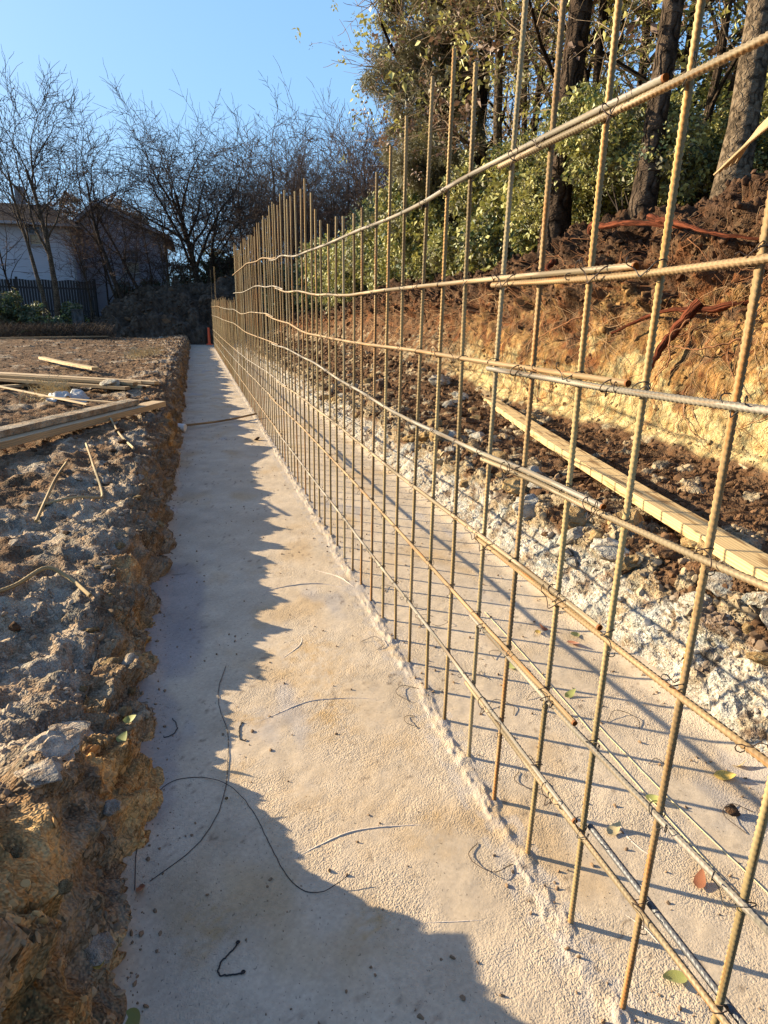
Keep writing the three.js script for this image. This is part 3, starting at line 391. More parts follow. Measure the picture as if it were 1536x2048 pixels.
{
  const R = rng(99), pales = [], browns = [], sides = [], lumps = [], spoil = [];
  for (let i = 0; i < 95; i++) { const z = -1.25 - Math.pow(R(), 1.5) * 9.5, x = 1.88 + Math.pow(R(), 1.6) * (z < -5 ? 1.3 : 0.75), s = 0.022 + 0.055 * R() * R() + 0.004 * -z; const k = R(); const pale = k > 0.72; (pale ? pales : browns).push(stone('rubble_stone', x, onRight(x, z) + s * 0.12, z, s, pale ? M.grey : k > 0.5 ? M.ochre : M.brown, R, pale ? 'pale jagged stone in the right rubble slope' : 'brown dirt-caked stone in the right rubble slope', 'stone', pale ? 'pale stones in the rubble slope' : 'brown stones in the rubble slope')); }
  for (let i = 0; i < 30; i++) { const z = -1.35 - Math.pow(R(), 1.3) * 5.5, x = 1.95 + 0.32 * R(), s = 0.045 + 0.055 * R(); const k = R(); (k > 0.6 ? pales : browns).push(stone('rubble_stone', x, onRight(x, z) - s * 0.05, z, s, k > 0.6 ? M.grey : M.ochre, R, k > 0.6 ? 'pale jagged stone in the right rubble slope' : 'brown dirt-caked stone in the right rubble slope', 'stone', k > 0.6 ? 'pale stones in the rubble slope' : 'brown stones in the rubble slope')); }
  stone('rubble_stone', 3.05, onRight(3.05, -7.9) + 0.05, -7.9, 0.14, M.grey, R, 'large pale upright slab of stone below the clay face', 'stone');
  stone('rubble_stone', 2.42, onRight(2.42, -2.75) + 0.03, -2.75, 0.085, M.ochre, R, 'blocky tan stone half buried behind the yellow board', 'stone');
  for (const [x, z, s, w] of [[2.0, -2.55, 0.1, 'third'], [1.98, -1.95, 0.075, 'second'], [2.02, -1.55, 0.08, 'first'], [1.95, -2.9, 0.09, 'fourth'], [1.98, -3.4, 0.11, 'fifth']]) stone('rubble_stone', x, onRight(x, z) - 0.02, z, s, M.grey, R, 'big cement-splashed stone under the yellow board edge, ' + w + ' from the camera', 'stone', 'splashed stones under the yellow board');
  stone('rock', -1.187, onLeft(-1.187, -10) + 0.08, -9.6, 0.17, M.grey, R, 'grey rock lying against the bundle of long boards', 'rock');
  for (const [x, z, s, l] of [[-0.42, -1.55, 0.085, 'large grey dried clod on the bank lip nearest the camera'], [-0.40, -1.36, 0.05, 'small tan stone below the large clod at the left edge'], [-0.45, -1.8, 0.07, 'rounded grey clod behind the nearest one on the bank lip']]) stone('dirt_clod', x, onLeft(x, z) - 0.005, z, s, M.clod, R, l, 'clod', null, clodGeos[Math.floor(s * 400) % 3]);
  for (let i = 0; i < 34; i++) { const z = -1.0 - Math.pow(R(), 1.4) * 5, x = xl(z) - 0.03 - 0.22 * R(), s = 0.012 + 0.03 * R() * R(); sides.push(stone('dirt_clod', x, onLeft(x, z) + s * 0.1, z, s, R() > 0.45 ? M.ochre : M.clod, R, 'small clod of earth on the left trench side', 'clod', 'clods on the left trench side')); }
  for (let i = 0; i < 40; i++) { const z = -1.6 - R() * 9, x = -0.6 - R() * R() * 3, s = 0.02 + 0.04 * R() * R(); lumps.push(stone('dirt_clod', x, onLeft(x, z) + s * 0.1, z, s, R() > 0.5 ? M.clod : M.brown, R, 'dried lump of mud on the building pad', 'clod', 'mud lumps on the building pad')); }
  for (let i = 0; i < 60; i++) { const x = -4.5 + 7 * R(), z = -33.6 + 1.6 * R(), s = 0.09 + 0.2 * R() * R(); const t = clamp((-31.9 - z) / 3.6); const y = (2.5 + 0.2 * x * 0.3) * sstep(0, 1, Math.sqrt(t)); spoil.push(stone('spoil_rock', x, Math.max(0.1, y * (x < -2.5 ? clamp((x + 5) / 2.5) : 1)), z - 0.1, s, R() > 0.5 ? M.dark : M.brown, R, 'dark broken rock in the far spoil heap', 'rock', 'rocks in the spoil heap', stonesS[i % 3])); }
  [pales, browns, sides, lumps].forEach(rankLabels); spoil.sort((a, b) => a.position.x - b.position.x).forEach((m, i) => { m.userData.label += ', ' + ord(i + 1) + ' from its left end'; });
  stone('stone_crumb', 1.45, 0.016, -1.177, 0.017, M.brown, R, 'crumbly brown lump alone on the slab at the lower right', 'stone');
  stone('stone_crumb', 0.0, 0.008, -1.62, 0.006, M.ochre, R, 'tiny brown lump inside the wire loop on the slab', 'stone');
  stone('stone_crumb', 0.62, 0.016, -7.4, 0.03, M.brown, R, 'small brown stone on the slab before the cross bar', 'stone');
  // uncountable crumbs of earth lying over the banks, coloured like the earth they come from
  const crumbMat = new THREE.MeshPhysicalMaterial({ color: 0xffffff, roughness: 0.97, specularIntensity: 0.12 });
  const crumbs = (geo, n, ok, size, name, label, seed) => { const Q = rng(seed), { nu, nv, P } = geo.userData, C = geo.attributes.color.array, N = geo.attributes.normal.array; const im = new THREE.InstancedMesh(stonesS[1], crumbMat, n), mm = new THREE.Matrix4(), qq = new THREE.Quaternion(), ee = new THREE.Euler(), cc = new THREE.Color(); let c = 0, guard = 0; while (c < n && guard++ < n * 30) { const k = Math.floor(Q() * nu * nv), x = P[k * 3], y = P[k * 3 + 1], z = P[k * 3 + 2]; if (!ok(x, y, z, k % nu, Q)) continue; const s = size(Q, z); ee.set(Q() * 6, Q() * 6, Q() * 6); const off = s * 0.15; mm.compose(V3(x + N[k * 3] * off, y + N[k * 3 + 1] * off, z + N[k * 3 + 2] * off), qq.setFromEuler(ee), V3(s * (0.7 + 0.8 * Q()), s * (0.7 + 0.6 * Q()), s * (0.7 + 0.8 * Q()))); im.setMatrixAt(c, mm); const f = 0.6 + 0.4 * Q(); im.setColorAt(c, cc.setRGB(C[k * 3] * f, C[k * 3 + 1] * f, C[k * 3 + 2] * f)); c++; } im.count = c; put(im, name, label, null, null, 'stuff'); };
  const cs = (a, b) => (Q, z) => (a + b * Math.pow(Q(), 3.5)) * (1 + 0.14 * Math.max(0, -z - 1));
  crumbs(rightGeo, 26000, (x, y, z, i, Q) => z < -1 && x > 1.8 && (i < 62 ? Q() < 0.12 : i < 175 || Q() < (i > 283 ? 0.7 : 0.12)), cs(0.0035, 0.016), 'soil_crumbs', 'loose crumbs of earth over the right bank', 211);
  crumbs(rightGeo, 3200, (x, y, z, i, Q) => z < -1.5 && i > 285, (Q, z) => (0.006 + 0.03 * Math.pow(Q(), 4)) * (1 + 0.05 * -z), 'soil_lumps', 'loose lumps of dark soil on the upper bank', 214);
  crumbs(leftGeo, 22000, (x, y, z, i) => z < -0.7 && i > 5 && x > -6, cs(0.0025, 0.009), 'soil_crumbs', 'loose crumbs of mud over the left bank and pad', 212);
  crumbs(moundGeo, 5000, (x, y, z) => y > 0.05, (Q) => 0.015 + 0.10 * Math.pow(Q(), 5), 'rubble', 'loose rubble over the spoil heap', 213);
  // uncountable grit on the slab
  const gr = new THREE.InstancedMesh(stonesS[0], M.grit, 4200), m = new THREE.Matrix4(), q = new THREE.Quaternion(), e = new THREE.Euler();
  for (let i = 0; i < 4200; i++) { const z = -0.7 - Math.pow(R(), 1.5) * 11; let x = -0.22 + 1.95 * R(); if (R() < 0.25) x = 0.7 + 0.25 * R(); if (R() < 0.2) x = 1.5 + 0.22 * R(); const foot = R() < 0.2; if (foot) x = xl(z) + 0.005 + 0.11 * R() * R(); if (!foot && n3(x * 2.5, 4, z * 2.5) < -0.05) { x = -0.2 + 1.9 * R(); } const s = (foot ? 0.0012 : 0.001) + 0.005 * Math.pow(R(), 6); e.set(R() * 3, R() * 6, R() * 3); m.compose(V3(x, onSlab(x, z) + s * 0.3, z), q.setFromEuler(e), V3(s * 1.4, s, s * 1.2)); gr.setMatrixAt(i, m); }
  put(gr, 'grit', 'specks of dirt scattered over the concrete footing', null, null, 'stuff');
}

// ---------------------------------------------------------------- trowel ridges on the slab (parts of it)
for (const [pts, r] of [[[[0.154, -1.353], [0.241, -1.382], [0.331, -1.404], [0.476, -1.39], [0.56, -1.37]], 0.0055], [[[0.098, -1.975], [0.211, -2.022], [0.31, -2.062], [0.406, -2.061], [0.52, -2.038], [0.6, -2.0]], 0.005], [[[0.241, -3.106], [0.406, -3.152], [0.568, -3.14], [0.7, -3.05]], 0.007], [[[0.257, -2.395], [0.359, -2.501], [0.384, -2.59]], 0.004], [[[0.577, -3.343], [0.69, -3.2], [0.74, -3.06]], 0.009], [[[0.42, -1.09], [0.502, -1.07], [0.6, -1.05]], 0.003], [[[1.1, -1.25], [1.09, -1.16], [1.13, -1.07]], 0.004], [[[0.92, -0.99], [0.95, -0.93], [0.96, -0.86]], 0.004]]) {
  const c = spline(pts.map(([x, z]) => V3(x, 0, z)), 40); c.forEach((p, i) => { p.y = onSlab(p.x, p.z) - 0.001; p.x += 0.002 * n3(i, 2, p.z * 50); }); const P = [], I = [], n = c.length; c.forEach((p, i) => { const a = c[Math.max(0, i - 1)], b = c[Math.min(n - 1, i + 1)]; let nx = -(b.z - a.z), nz = b.x - a.x; const l = Math.hypot(nx, nz); nx /= l; nz /= l; if (nz < 0) { nx = -nx; nz = -nz; } const h = 0.8 * r * (0.15 + 0.85 * Math.sin(Math.PI * clamp(i / (n - 1), 0.03, 0.97))) * (0.9 + 0.6 * n3(i * 0.7, 3, 1)); P.push(p.x - nx * 0.009, p.y - 0.002, p.z - nz * 0.009, p.x, p.y + h, p.z, p.x + nx * 0.004, p.y - 0.004, p.z + nz * 0.004); if (i) for (const q of [0, 1]) { const k = (i - 1) * 3 + q; I.push(k, k + 1, k + 4, k, k + 4, k + 3); } }); let g = new THREE.BufferGeometry(); g.setAttribute('position', new THREE.Float32BufferAttribute(P, 3)); g.setIndex(I); g = g.toNonIndexed(); g.computeVertexNormals(); const m = new THREE.Mesh(g, M.conc || (M.conc = SM([0.50, 0.41, 0.32], 0.95, { side: THREE.DoubleSide }))); m.name = 'trowel_ridge'; m.castShadow = m.receiveShadow = true; slab.add(m);
}

// ---------------------------------------------------------------- timber
function plankGeo(L, w, t, bend = 0, seed = 1) {   // along +z from 0, chamfered, slightly bowed
  const s = new THREE.Shape(), c = 0.003; s.moveTo(-w / 2 + c, -t / 2); s.lineTo(w / 2 - c, -t / 2); s.lineTo(w / 2, -t / 2 + c); s.lineTo(w / 2, t / 2 - c); s.lineTo(w / 2 - c, t / 2); s.lineTo(-w / 2 + c, t / 2); s.lineTo(-w / 2, t / 2 - c); s.lineTo(-w / 2, -t / 2 + c); s.closePath();
  const g = new THREE.ExtrudeGeometry(s, { depth: L, bevelEnabled: false, steps: 24 }), p = g.attributes.position, n = g.attributes.normal, uv = new Float32Array(p.count * 2);
  for (let i = 0; i < p.count; i++) { const x = p.getX(i), y = p.getY(i), z = p.getZ(i), k = z / L; uv[i * 2] = (Math.abs(n.getY(i)) > 0.5 ? x : y + 0.37) + seed * 0.13; uv[i * 2 + 1] = z + seed * 0.7; p.setXYZ(i, x + bend * Math.sin(k * 3.14) + 0.002 * n3(seed, y * 9, z * 5), y + 0.002 * n3(seed + 5, x * 9, z * 5), z); }
  g.setAttribute('uv', new THREE.BufferAttribute(uv, 2)); g.computeVertexNormals(); return g;
}
function plank(a, b, w, t, mat, name, label, group, o = {}) { const A = V3(...a), B = V3(...b), L = A.distanceTo(B); const m = new THREE.Mesh(plankGeo(L, w, t, o.bend || 0, o.seed || 1), mat); m.position.copy(A); m.lookAt(B); m.rotateZ(o.roll || 0); return put(m, name, label, 'board', group); }
plank([2.04, 0.452, -1.30], [3.44, 0.50, -7.45], 0.14, 0.055, M.yellowPine, 'lumber_board', 'long clean yellow board lying along the bench right of the footing', null, { bend: 0.05, roll: -0.05 });
for (let i = 0; i < 7; i++) { const r = Math.floor(i / 4), k = i % 4; plank([-4.9 - 0.1 * i, 0.40 + 0.045 * r, -12.9 + 0.105 * k - 0.05 * r], [-0.56 - 0.09 * ((i * 3) % 5), 0.42 + 0.045 * r, -9.55 + 0.105 * k - 0.05 * r], 0.098, 0.04, i % 3 ? M.pine : M.oldWood, 'lumber_board', (r ? 'upper' : 'lower') + ' layer board of the long bundle on the pad, ' + ['farthest from', 'second farthest from', 'second nearest to', 'nearest to'][k] + ' the camera', 'boards in the long bundle', { seed: i + 2, bend: 0.02 * Math.sin(i * 2) }); }
plank([-4.2, 0.34, -9.2], [-1.9, 0.35, -10.9], 0.09, 0.04, M.pine, 'lumber_board', 'single board poking out from beneath the long bundle', null, { seed: 11 });
plank([-2.35, 0.385, -3.95], [-0.45, 0.40, -7.75], 0.17, 0.06, M.pine, 'lumber_board', 'thick lower plank of the pair lying towards the trench', null, { seed: 14 });
plank([-2.40, 0.445, -4.05], [-0.70, 0.462, -7.45], 0.15, 0.055, M.dirtyWood, 'lumber_board', 'mud-caked upper plank of the pair lying towards the trench', null, { seed: 15 });
plank([-3.3, 0.40, -15.9], [-1.78, 0.41, -12.7], 0.13, 0.05, M.yellowPine, 'lumber_board', 'short pale board alone on the far mud', null, { seed: 17, bend: -0.05 });
plank([-3.4, 0.40, -11.0], [-1.2, 0.41, -7.7], 0.035, 0.018, M.pine, 'wood_lath', 'thin lath slanting from the left edge towards the planks', null, { seed: 18 });
plank([-1.9, 0.39, -8.7], [-0.72, 0.40, -7.75], 0.032, 0.016, M.pine, 'wood_lath', 'thin lath lying beside the white plastic scrap', null, { seed: 19 });
plank([-4, 0.345, -10.4], [-2.4, 0.36, -8.9], 0.028, 0.014, M.oldWood, 'wood_lath', 'thin old lath at the left edge of the pad', null, { seed: 20 });
plank([-8, 0.36, -27.5], [-3.5, 0.42, -29.5], 0.12, 0.05, M.oldWood, 'lumber_board', 'weathered board at the far edge of the pad', null, { seed: 21 });

// steel scraps on the pad, drain pipe, cross bar
function scrap(pts, r, mat, label, rib = true) { const P = pts.map(p => V3(...p)); return put(new THREE.Mesh(rib ? rebar(P, r, { ref: V3(0.1, 1, 0.1).normalize(), four: false, sides: 8, pitch: 0.02, skew: 0.002 }) : tube(spline(P, 30), r, 7, { ref: V3(0, 1, 0) }), mat), 'rebar_offcut', label, 'steel bar'); }
const yl = (x, z, d = 0.012) => [x, onLeft(x, z) + d, z];
scrap([yl(-0.87, -6.8, 0.05), [-0.7, 0.36, -6.0], yl(-0.51, -5.12, 0.03)], 0.009, M.vbar[2], 'straight steel offcut leaning from the planks to the bank lip');
scrap([yl(-0.92, -5.6, 0.03), [-0.76, onLeft(-0.76, -4.8) + 0.03, -4.8], yl(-0.63, -4.16, 0.03), yl(-0.65, -4.08, 0.02), [-0.75, onLeft(-0.75, -4.02) + 0.012, -4.02], yl(-0.95, -3.98, 0.012)], 0.008, M.vbar[2], 'bent steel offcut making a right angle on the mud');
scrap([yl(-0.95, -4.9, 0.04), yl(-0.93, -4.4, 0.03), yl(-0.92, -3.75, 0.015)], 0.009, M.vbar[0], 'short steel offcut left of the right-angled one');
scrap([yl(-1.0, -2.65, 0.03), yl(-0.82, -2.82, 0.035), yl(-0.70, -2.92, 0.04), yl(-0.62, -2.89, 0.04), yl(-0.5, -2.70, 0.02)], 0.0085, M.vbar[1], 'curved steel offcut on the mud near the left edge');
scrap([[-0.24, 0.06, -8.2], [0.3, 0.035, -8.7], [0.77, 0.05, -9.15]], 0.013, M.vbar[3], 'rusty bar laid across the footing from bank to grid');
{ const s = new THREE.Shape(); s.absarc(0, 0, 0.045, 0, 6.283); const hole = new THREE.Path(); hole.absarc(0, 0, 0.034, 0, 6.283, true); s.holes.push(hole); const m = new THREE.Mesh(new THREE.ExtrudeGeometry(s, { depth: 0.9, bevelEnabled: true, bevelSize: 0.002, bevelThickness: 0.002, bevelSegments: 1, curveSegments: 18 }), M.pipe); m.position.set(-0.19, 0.06, -8.05); m.lookAt(-1.2, 0.12, -8.5); put(m, 'drain_pipe', 'white plastic pipe end poking from the left bank', 'pipe'); }
{ const g = new THREE.PlaneGeometry(0.5, 0.4, 24, 20); g.rotateX(-Math.PI / 2); const p = g.attributes.position; for (let i = 0; i < p.count; i++) { const x = p.getX(i), z = p.getZ(i); p.setXYZ(i, x * (1 + 0.3 * n3(x * 5, 1, z * 5)), 0.05 + 0.09 * Math.abs(fbm(x * 7, 2, z * 7, 3)) * 2 - 0.08 * sstep(0.18, 0.25, Math.hypot(x, z)), z * (1 + 0.3 * n3(z * 5, 1, x * 5))); } g.computeVertexNormals(); const m = new THREE.Mesh(g, new THREE.MeshStandardMaterial({ color: col(0.42, 0.38, 0.32), roughness: 0.7, side: THREE.DoubleSide })); m.position.set(-1.62, onLeft(-1.62, -8.9) + 0.01, -8.9); put(m, 'plastic_sheet', 'crumpled white plastic scrap on the mud by the boards', 'plastic'); }

// wires and strings on the slab
function wireOn(pts, r, mat, name, label, category, lift = 0.002) { const c = spline(pts.map(([x, z, y]) => V3(x, y || 0, z)), pts.length * 6); c.forEach((p, i) => { p.y += onSlab(p.x, p.z) + lift; p.x += 0.003 * n3(i * 0.5, r * 900, 2); p.z += 0.003 * n3(i * 0.5, r * 900, 7); }); return put(new THREE.Mesh(tube(c, r, 5, { ref: V3(0, 1, 0) }), mat), name, label, category); }
wireOn([[0.034, -2.402], [-0.002, -2.229], [-0.001, -2.094], [0.019, -1.952], [0.011, -1.78], [-0.002, -1.667], [-0.036, -1.55], [-0.098, -1.456], [-0.179, -1.394], [-0.203, -1.377]], 0.0011, M.wireDark, 'loose_wire', 'long loose wire curving down the shaded slab', 'wire');
wireOn([[-0.237, -1.355], [-0.242, -1.494], [-0.22, -1.66], [-0.166, -1.744], [-0.076, -1.743], [0.006, -1.676, 0.01], [0.066, -1.573], [0.098, -1.457], [0.126, -1.344], [0.155, -1.272], [0.189, -1.24], [0.239, -1.234, 0.005], [0.295, -1.25, 0.02]], 0.0011, M.wireDark, 'loose_wire', 'arched loose wire looping across the shaded slab', 'wire');
wireOn([[-0.168, -2.084], [-0.15, -2.025], [-0.158, -1.995], [-0.175, -1.98], [-0.19, -1.978], [-0.195, -1.985]], 0.0016, M.wireDark, 'tie_wire_scrap', 'kinked tie wire scrap near the left slab edge', 'wire');
wireOn([[0.078, -1.99], [0.073, -1.998], [0.062, -1.97], [0.058, -1.93], [0.06, -1.9], [0.074, -1.889], [0.078, -1.895]], 0.0018, M.wireDark, 'tie_wire_scrap', 'hooked tie wire scrap right of the long loose wire', 'wire');
wireOn([[0.004, -1.152], [0.002, -1.146], [-0.02, -1.125], [-0.038, -1.108], [-0.041, -1.087], [-0.03, -1.08], [-0.01, -1.078], [0.009, -1.076], [0.012, -1.08]], 0.0018, M.wireDark, 'tie_wire_scrap', 'bent tie wire scrap with knotted ends near the bottom', 'wire');
for (const [x, y, z] of [[0.004, 0.004, -1.15], [0.011, 0.003, -1.077]]) { const last = scene.children[scene.children.length - 1]; const k = new THREE.TorusGeometry(0.004, 0.0017, 5, 9); k.rotateX(1.3); k.translate(x, y + onSlab(x, z), z); part(last, 'knot', k, M.wireDark); }
{ const R = rng(404), scrapsW = []; for (let i = 0; i < 16; i++) { const x = [1.0, 1.15, 1.4, 0.92, 0.65, 0.7][i % 6] + 0.2 * (R() - 0.5), z = -0.8 - R() * 2.2; const a = R() * 6.3, L = 0.03 + 0.05 * R(); const zz = z; wireOn([[x, z], [x + L * Math.cos(a), z + L * Math.sin(a), 0.012], [x + L * 1.6 * Math.cos(a + 0.7), z + L * 1.6 * Math.sin(a + 0.7), 0.004], [x + L * 1.5 * Math.cos(a + 1.2), z + L * 1.5 * Math.sin(a + 1.2)]], 0.0011, M.wire, 'tie_wire_scrap', 'small curled rusty wire scrap on the sunlit slab', 'wire').userData.group = 'curled wire scraps on the sunlit slab'; { const m = scene.children[scene.children.length - 1]; m.userData.z = zz; scrapsW.push(m); } } scrapsW.sort((a, b) => b.userData.z - a.userData.z).forEach((m, i) => { m.userData.label += ', ' + ord(i + 1) + ' from the camera'; delete m.userData.z; }); }
wireOn([[1.235, -0.6], [1.24, -0.85], [1.248, -1.29], [1.279, -1.935], [1.3, -2.6]], 0.0012, M.string, 'string_line', 'pale string lying along the slab, left of its pair', 'string', 0.003);
wireOn([[1.335, -0.6], [1.321, -0.926], [1.308, -1.274], [1.31, -1.7]], 0.0012, M.string, 'string_line', 'pale string lying along the slab, right of its pair', 'string', 0.003);

// ---------------------------------------------------------------- fallen leaves
function leafGeo(L, w, curl) { const n = 8, P = [], I = [], UV = []; for (let i = 0; i <= n; i++) { const t = i / n, h = w * Math.pow(Math.sin(Math.PI * Math.pow(t, 0.8)), 0.8) + 0.0006; for (const s of [-1, 0, 1]) { P.push(s * h, (s ? 0.25 * h : 0) + curl * t * t * L - curl * 0.3 * L * Math.sin(t * 3.1), (t - 0.5) * L); UV.push(s, t); } } for (let i = 0; i < n; i++) for (let k = 0; k < 2; k++) { const a = i * 3 + k; I.push(a, a + 3, a + 1, a + 1, a + 3, a + 4); } const g = new THREE.BufferGeometry(); g.setAttribute('position', new THREE.Float32BufferAttribute(P, 3)); g.setAttribute('uv', new THREE.Float32BufferAttribute(UV, 2)); g.setIndex(I); g.computeVertexNormals(); return g; }
{
  const R = rng(8); const G = [leafGeo(0.055, 0.014, 0.35), leafGeo(0.065, 0.019, 0.2), leafGeo(0.045, 0.012, 0.6)];
  const list = [[1.315, -1.848, 'fallGreen', 'curled yellow-green leaf on the slab beneath the second rail'], [1.6, -2.267, 'fallGreen', 'green leaf at the foot of the splashed slope'], [1.195, -2.096, 'fallGreen', 'small green leaf behind the bars on the slab'], [1.549, -1.312, 'fallYellow', 'bright yellow leaf at the right of the slab'], [1.635, -1.338, 'fallYellow', 'pale yellow leaf touching the splashed slope'], [0.932, -0.805, 'fallGreen', 'dull green leaf at the foot of the nearest bars'], [1.175, -1.002, 'fallBrown', 'rust-red leaf on the slab near the pale strings'], [1.258, -1.282, 'fallGreen', 'narrow green leaf lying along the pale string'], [1.443, -2.329, 'fallYellow', 'yellow leaf beside a brown one on the slab'], [1.49, -2.36, 'fallBrown', 'brown leaf beside a yellow one on the slab'], [1.06, -1.21, 'straw', 'pale dry blade standing on the slab'], [1.55, -2.2, 'fallBrown', 'thin brown leaf near the splashed slope'], [-0.29, -1.949, 'fallGreen', 'pale leaf where the bank meets the slab'], [-0.28, -1.107, 'fallYellow', 'yellow-green leaf near the bottom of the bank'], [-0.216, -1.03, 'fallGreen', 'large green leaf at the bottom left of the slab'], [-0.222, -1.349, 'fallBrown', 'tan leaf at the end of the loose wire'], [-0.30, -1.78, 'fallGreen', 'yellowish leaf stuck on the bank foot'], [2.35, -2.1, 'fallGreen', 'pale leaf on the brown soil behind the yellow board']];
  for (const [x, z, c, l] of list) { const m = new THREE.Mesh(G[Math.floor(R() * 3)], c === 'straw' ? M.straw : LM[c]); const y = x > 1.72 ? onRight(x, z) : x < -0.25 ? Math.max(onLeft(x, z), onSlab(x, z)) : onSlab(x, z); m.position.set(x, y + 0.006, z); m.rotation.set((R() - 0.5) * 0.6, R() * 6.3, (R() - 0.5) * 0.8); put(m, 'fallen_leaf', l, 'leaf', 'fallen leaves'); }
}
console.log('small things done');

// ---------------------------------------------------------------- roots in the bank
{
  const R = rng(61);
  const big = [[[[3.62, 1.55, -4.05], [3.52, 1.35, -4.15], [3.40, 1.12, -4.2], [3.38, 0.98, -4.22]], 0.045, 'thick red torn root hanging down the clay face'], [[[3.9, 1.62, -3.6], [3.66, 1.5, -3.95], [3.58, 1.48, -4.4], [3.45, 1.3, -4.85]], 0.03, 'red root running sideways from the torn root'], [[[3.95, 2.28, -6.1], [3.72, 2.26, -5.7], [3.70, 2.2, -5.0], [3.8, 2.12, -4.5]], 0.04, 'reddish root lying level below the tree trunks'], [[[3.8, 2.25, -5.0], [3.68, 2.14, -4.5], [3.66, 2.0, -4.0], [3.75, 1.95, -3.7]], 0.028, 'brown branch reaching down from the level root'], [[[3.8, 2.0, -6.5], [3.62, 1.9, -6.3], [3.64, 1.75, -6.0]], 0.03, 'short red root stub under the shrubs'], [[[3.5, 1.42, -4.0], [3.4, 1.3, -4.05], [3.38, 1.12, -4.0], [3.36, 0.98, -4.12]], 0.009, 'thin pale root dangling beside the torn root'], [[[3.55, 1.5, -5.3], [3.42, 1.38, -5.5], [3.40, 1.25, -5.9], [3.42, 1.18, -6.1]], 0.009, 'thin pale root curving over the ochre soil'], [[[3.6, 1.3, -3.6], [3.44, 1.22, -3.8], [3.42, 1.24, -4.1]], 0.008, 'thin crooked root right of the torn root']];
  for (const [p, r, l] of big) { const c = spline(p.map(q => V3(...q)), 26); c.forEach((q, i) => { q.x += 0.025 * n3(i * 0.4, r * 90, 1) - 0.03; q.y += 0.02 * n3(i * 0.4, r * 90, 9); }); const rr = r; put(new THREE.Mesh(tube(c, (t, i) => rr * (1 - 0.65 * t) * (1 + 0.35 * n3(i * 0.6, 4, rr * 50)), 9), r > 0.02 ? M.redRoot : M.root), 'tree_root', l, 'root'); }
  // fine root hairs, uncountable
  const { nu: RU, nv: RV, rows: RR, P: RP } = rightGeo.userData, RN = rightGeo.attributes.normal.array;
  const hair = (n, r0, r1, seed) => { const Q = rng(seed), gs = []; let c = 0; while (c < n) { let j = Math.floor(Q() * RV), i = 225 + Math.floor(Q() * 150); if (RR[j] > -2 || RR[j] < -17) continue; const len = 5 + Math.floor(Q() * 9), pts = []; let fj = j, dj = (Q() - 0.5) * 3; for (let k = 0; k < len; k++) { i -= 3 + Math.floor(Q() * 4); dj += (Q() - 0.5) * 2.5; fj += dj; const jj = Math.round(clamp(fj, 1, RV - 2)); if (i < 190) break; const q = (jj * RU + i) * 3, o = 0.004 + 0.03 * Q() * Math.sin(k / len * 3.1); pts.push(V3(RP[q] + RN[q] * o, RP[q + 1] + RN[q + 1] * o, RP[q + 2] + RN[q + 2] * o)); } if (pts.length < 4) continue; const r = r0 + (r1 - r0) * Q() * Q(); gs.push(tube(spline(pts, Math.round(pts.length * 1.3)), t => r * (1 - 0.6 * t), 4, { cap: false })); c++; } return mergeGeometries(gs); };
  put(new THREE.Mesh(hair(420, 0.0012, 0.0045, 71), M.rootPale), 'root_hairs', 'tangle of pale thin roots hanging over the bank soil', null, null, 'stuff');
  const gs = [hair(700, 0.0012, 0.006, 72)];
  put(new THREE.Mesh(mergeGeometries(gs), M.root), 'root_hairs', 'tangle of rusty brown roots hanging from the bank topsoil', null, null, 'stuff');
  // splintered branch at the upper right
  const g = new THREE.Group(); for (let i = 0; i < 5; i++) part(g, 'splinter', tube(spline([V3(3.3 + 0.012 * i, 2.32 + 0.012 * i, -3.78 + 0.03 * i), V3(3.22, 2.47 + 0.01 * i, -3.35), V3(3.18 - 0.01 * i, 2.66, -2.7)], 10), t => 0.007 + 0.013 * t, 5), M.pine); put(g, 'broken_branch', 'splintered pale branch sticking out at the upper right', 'branch');
}

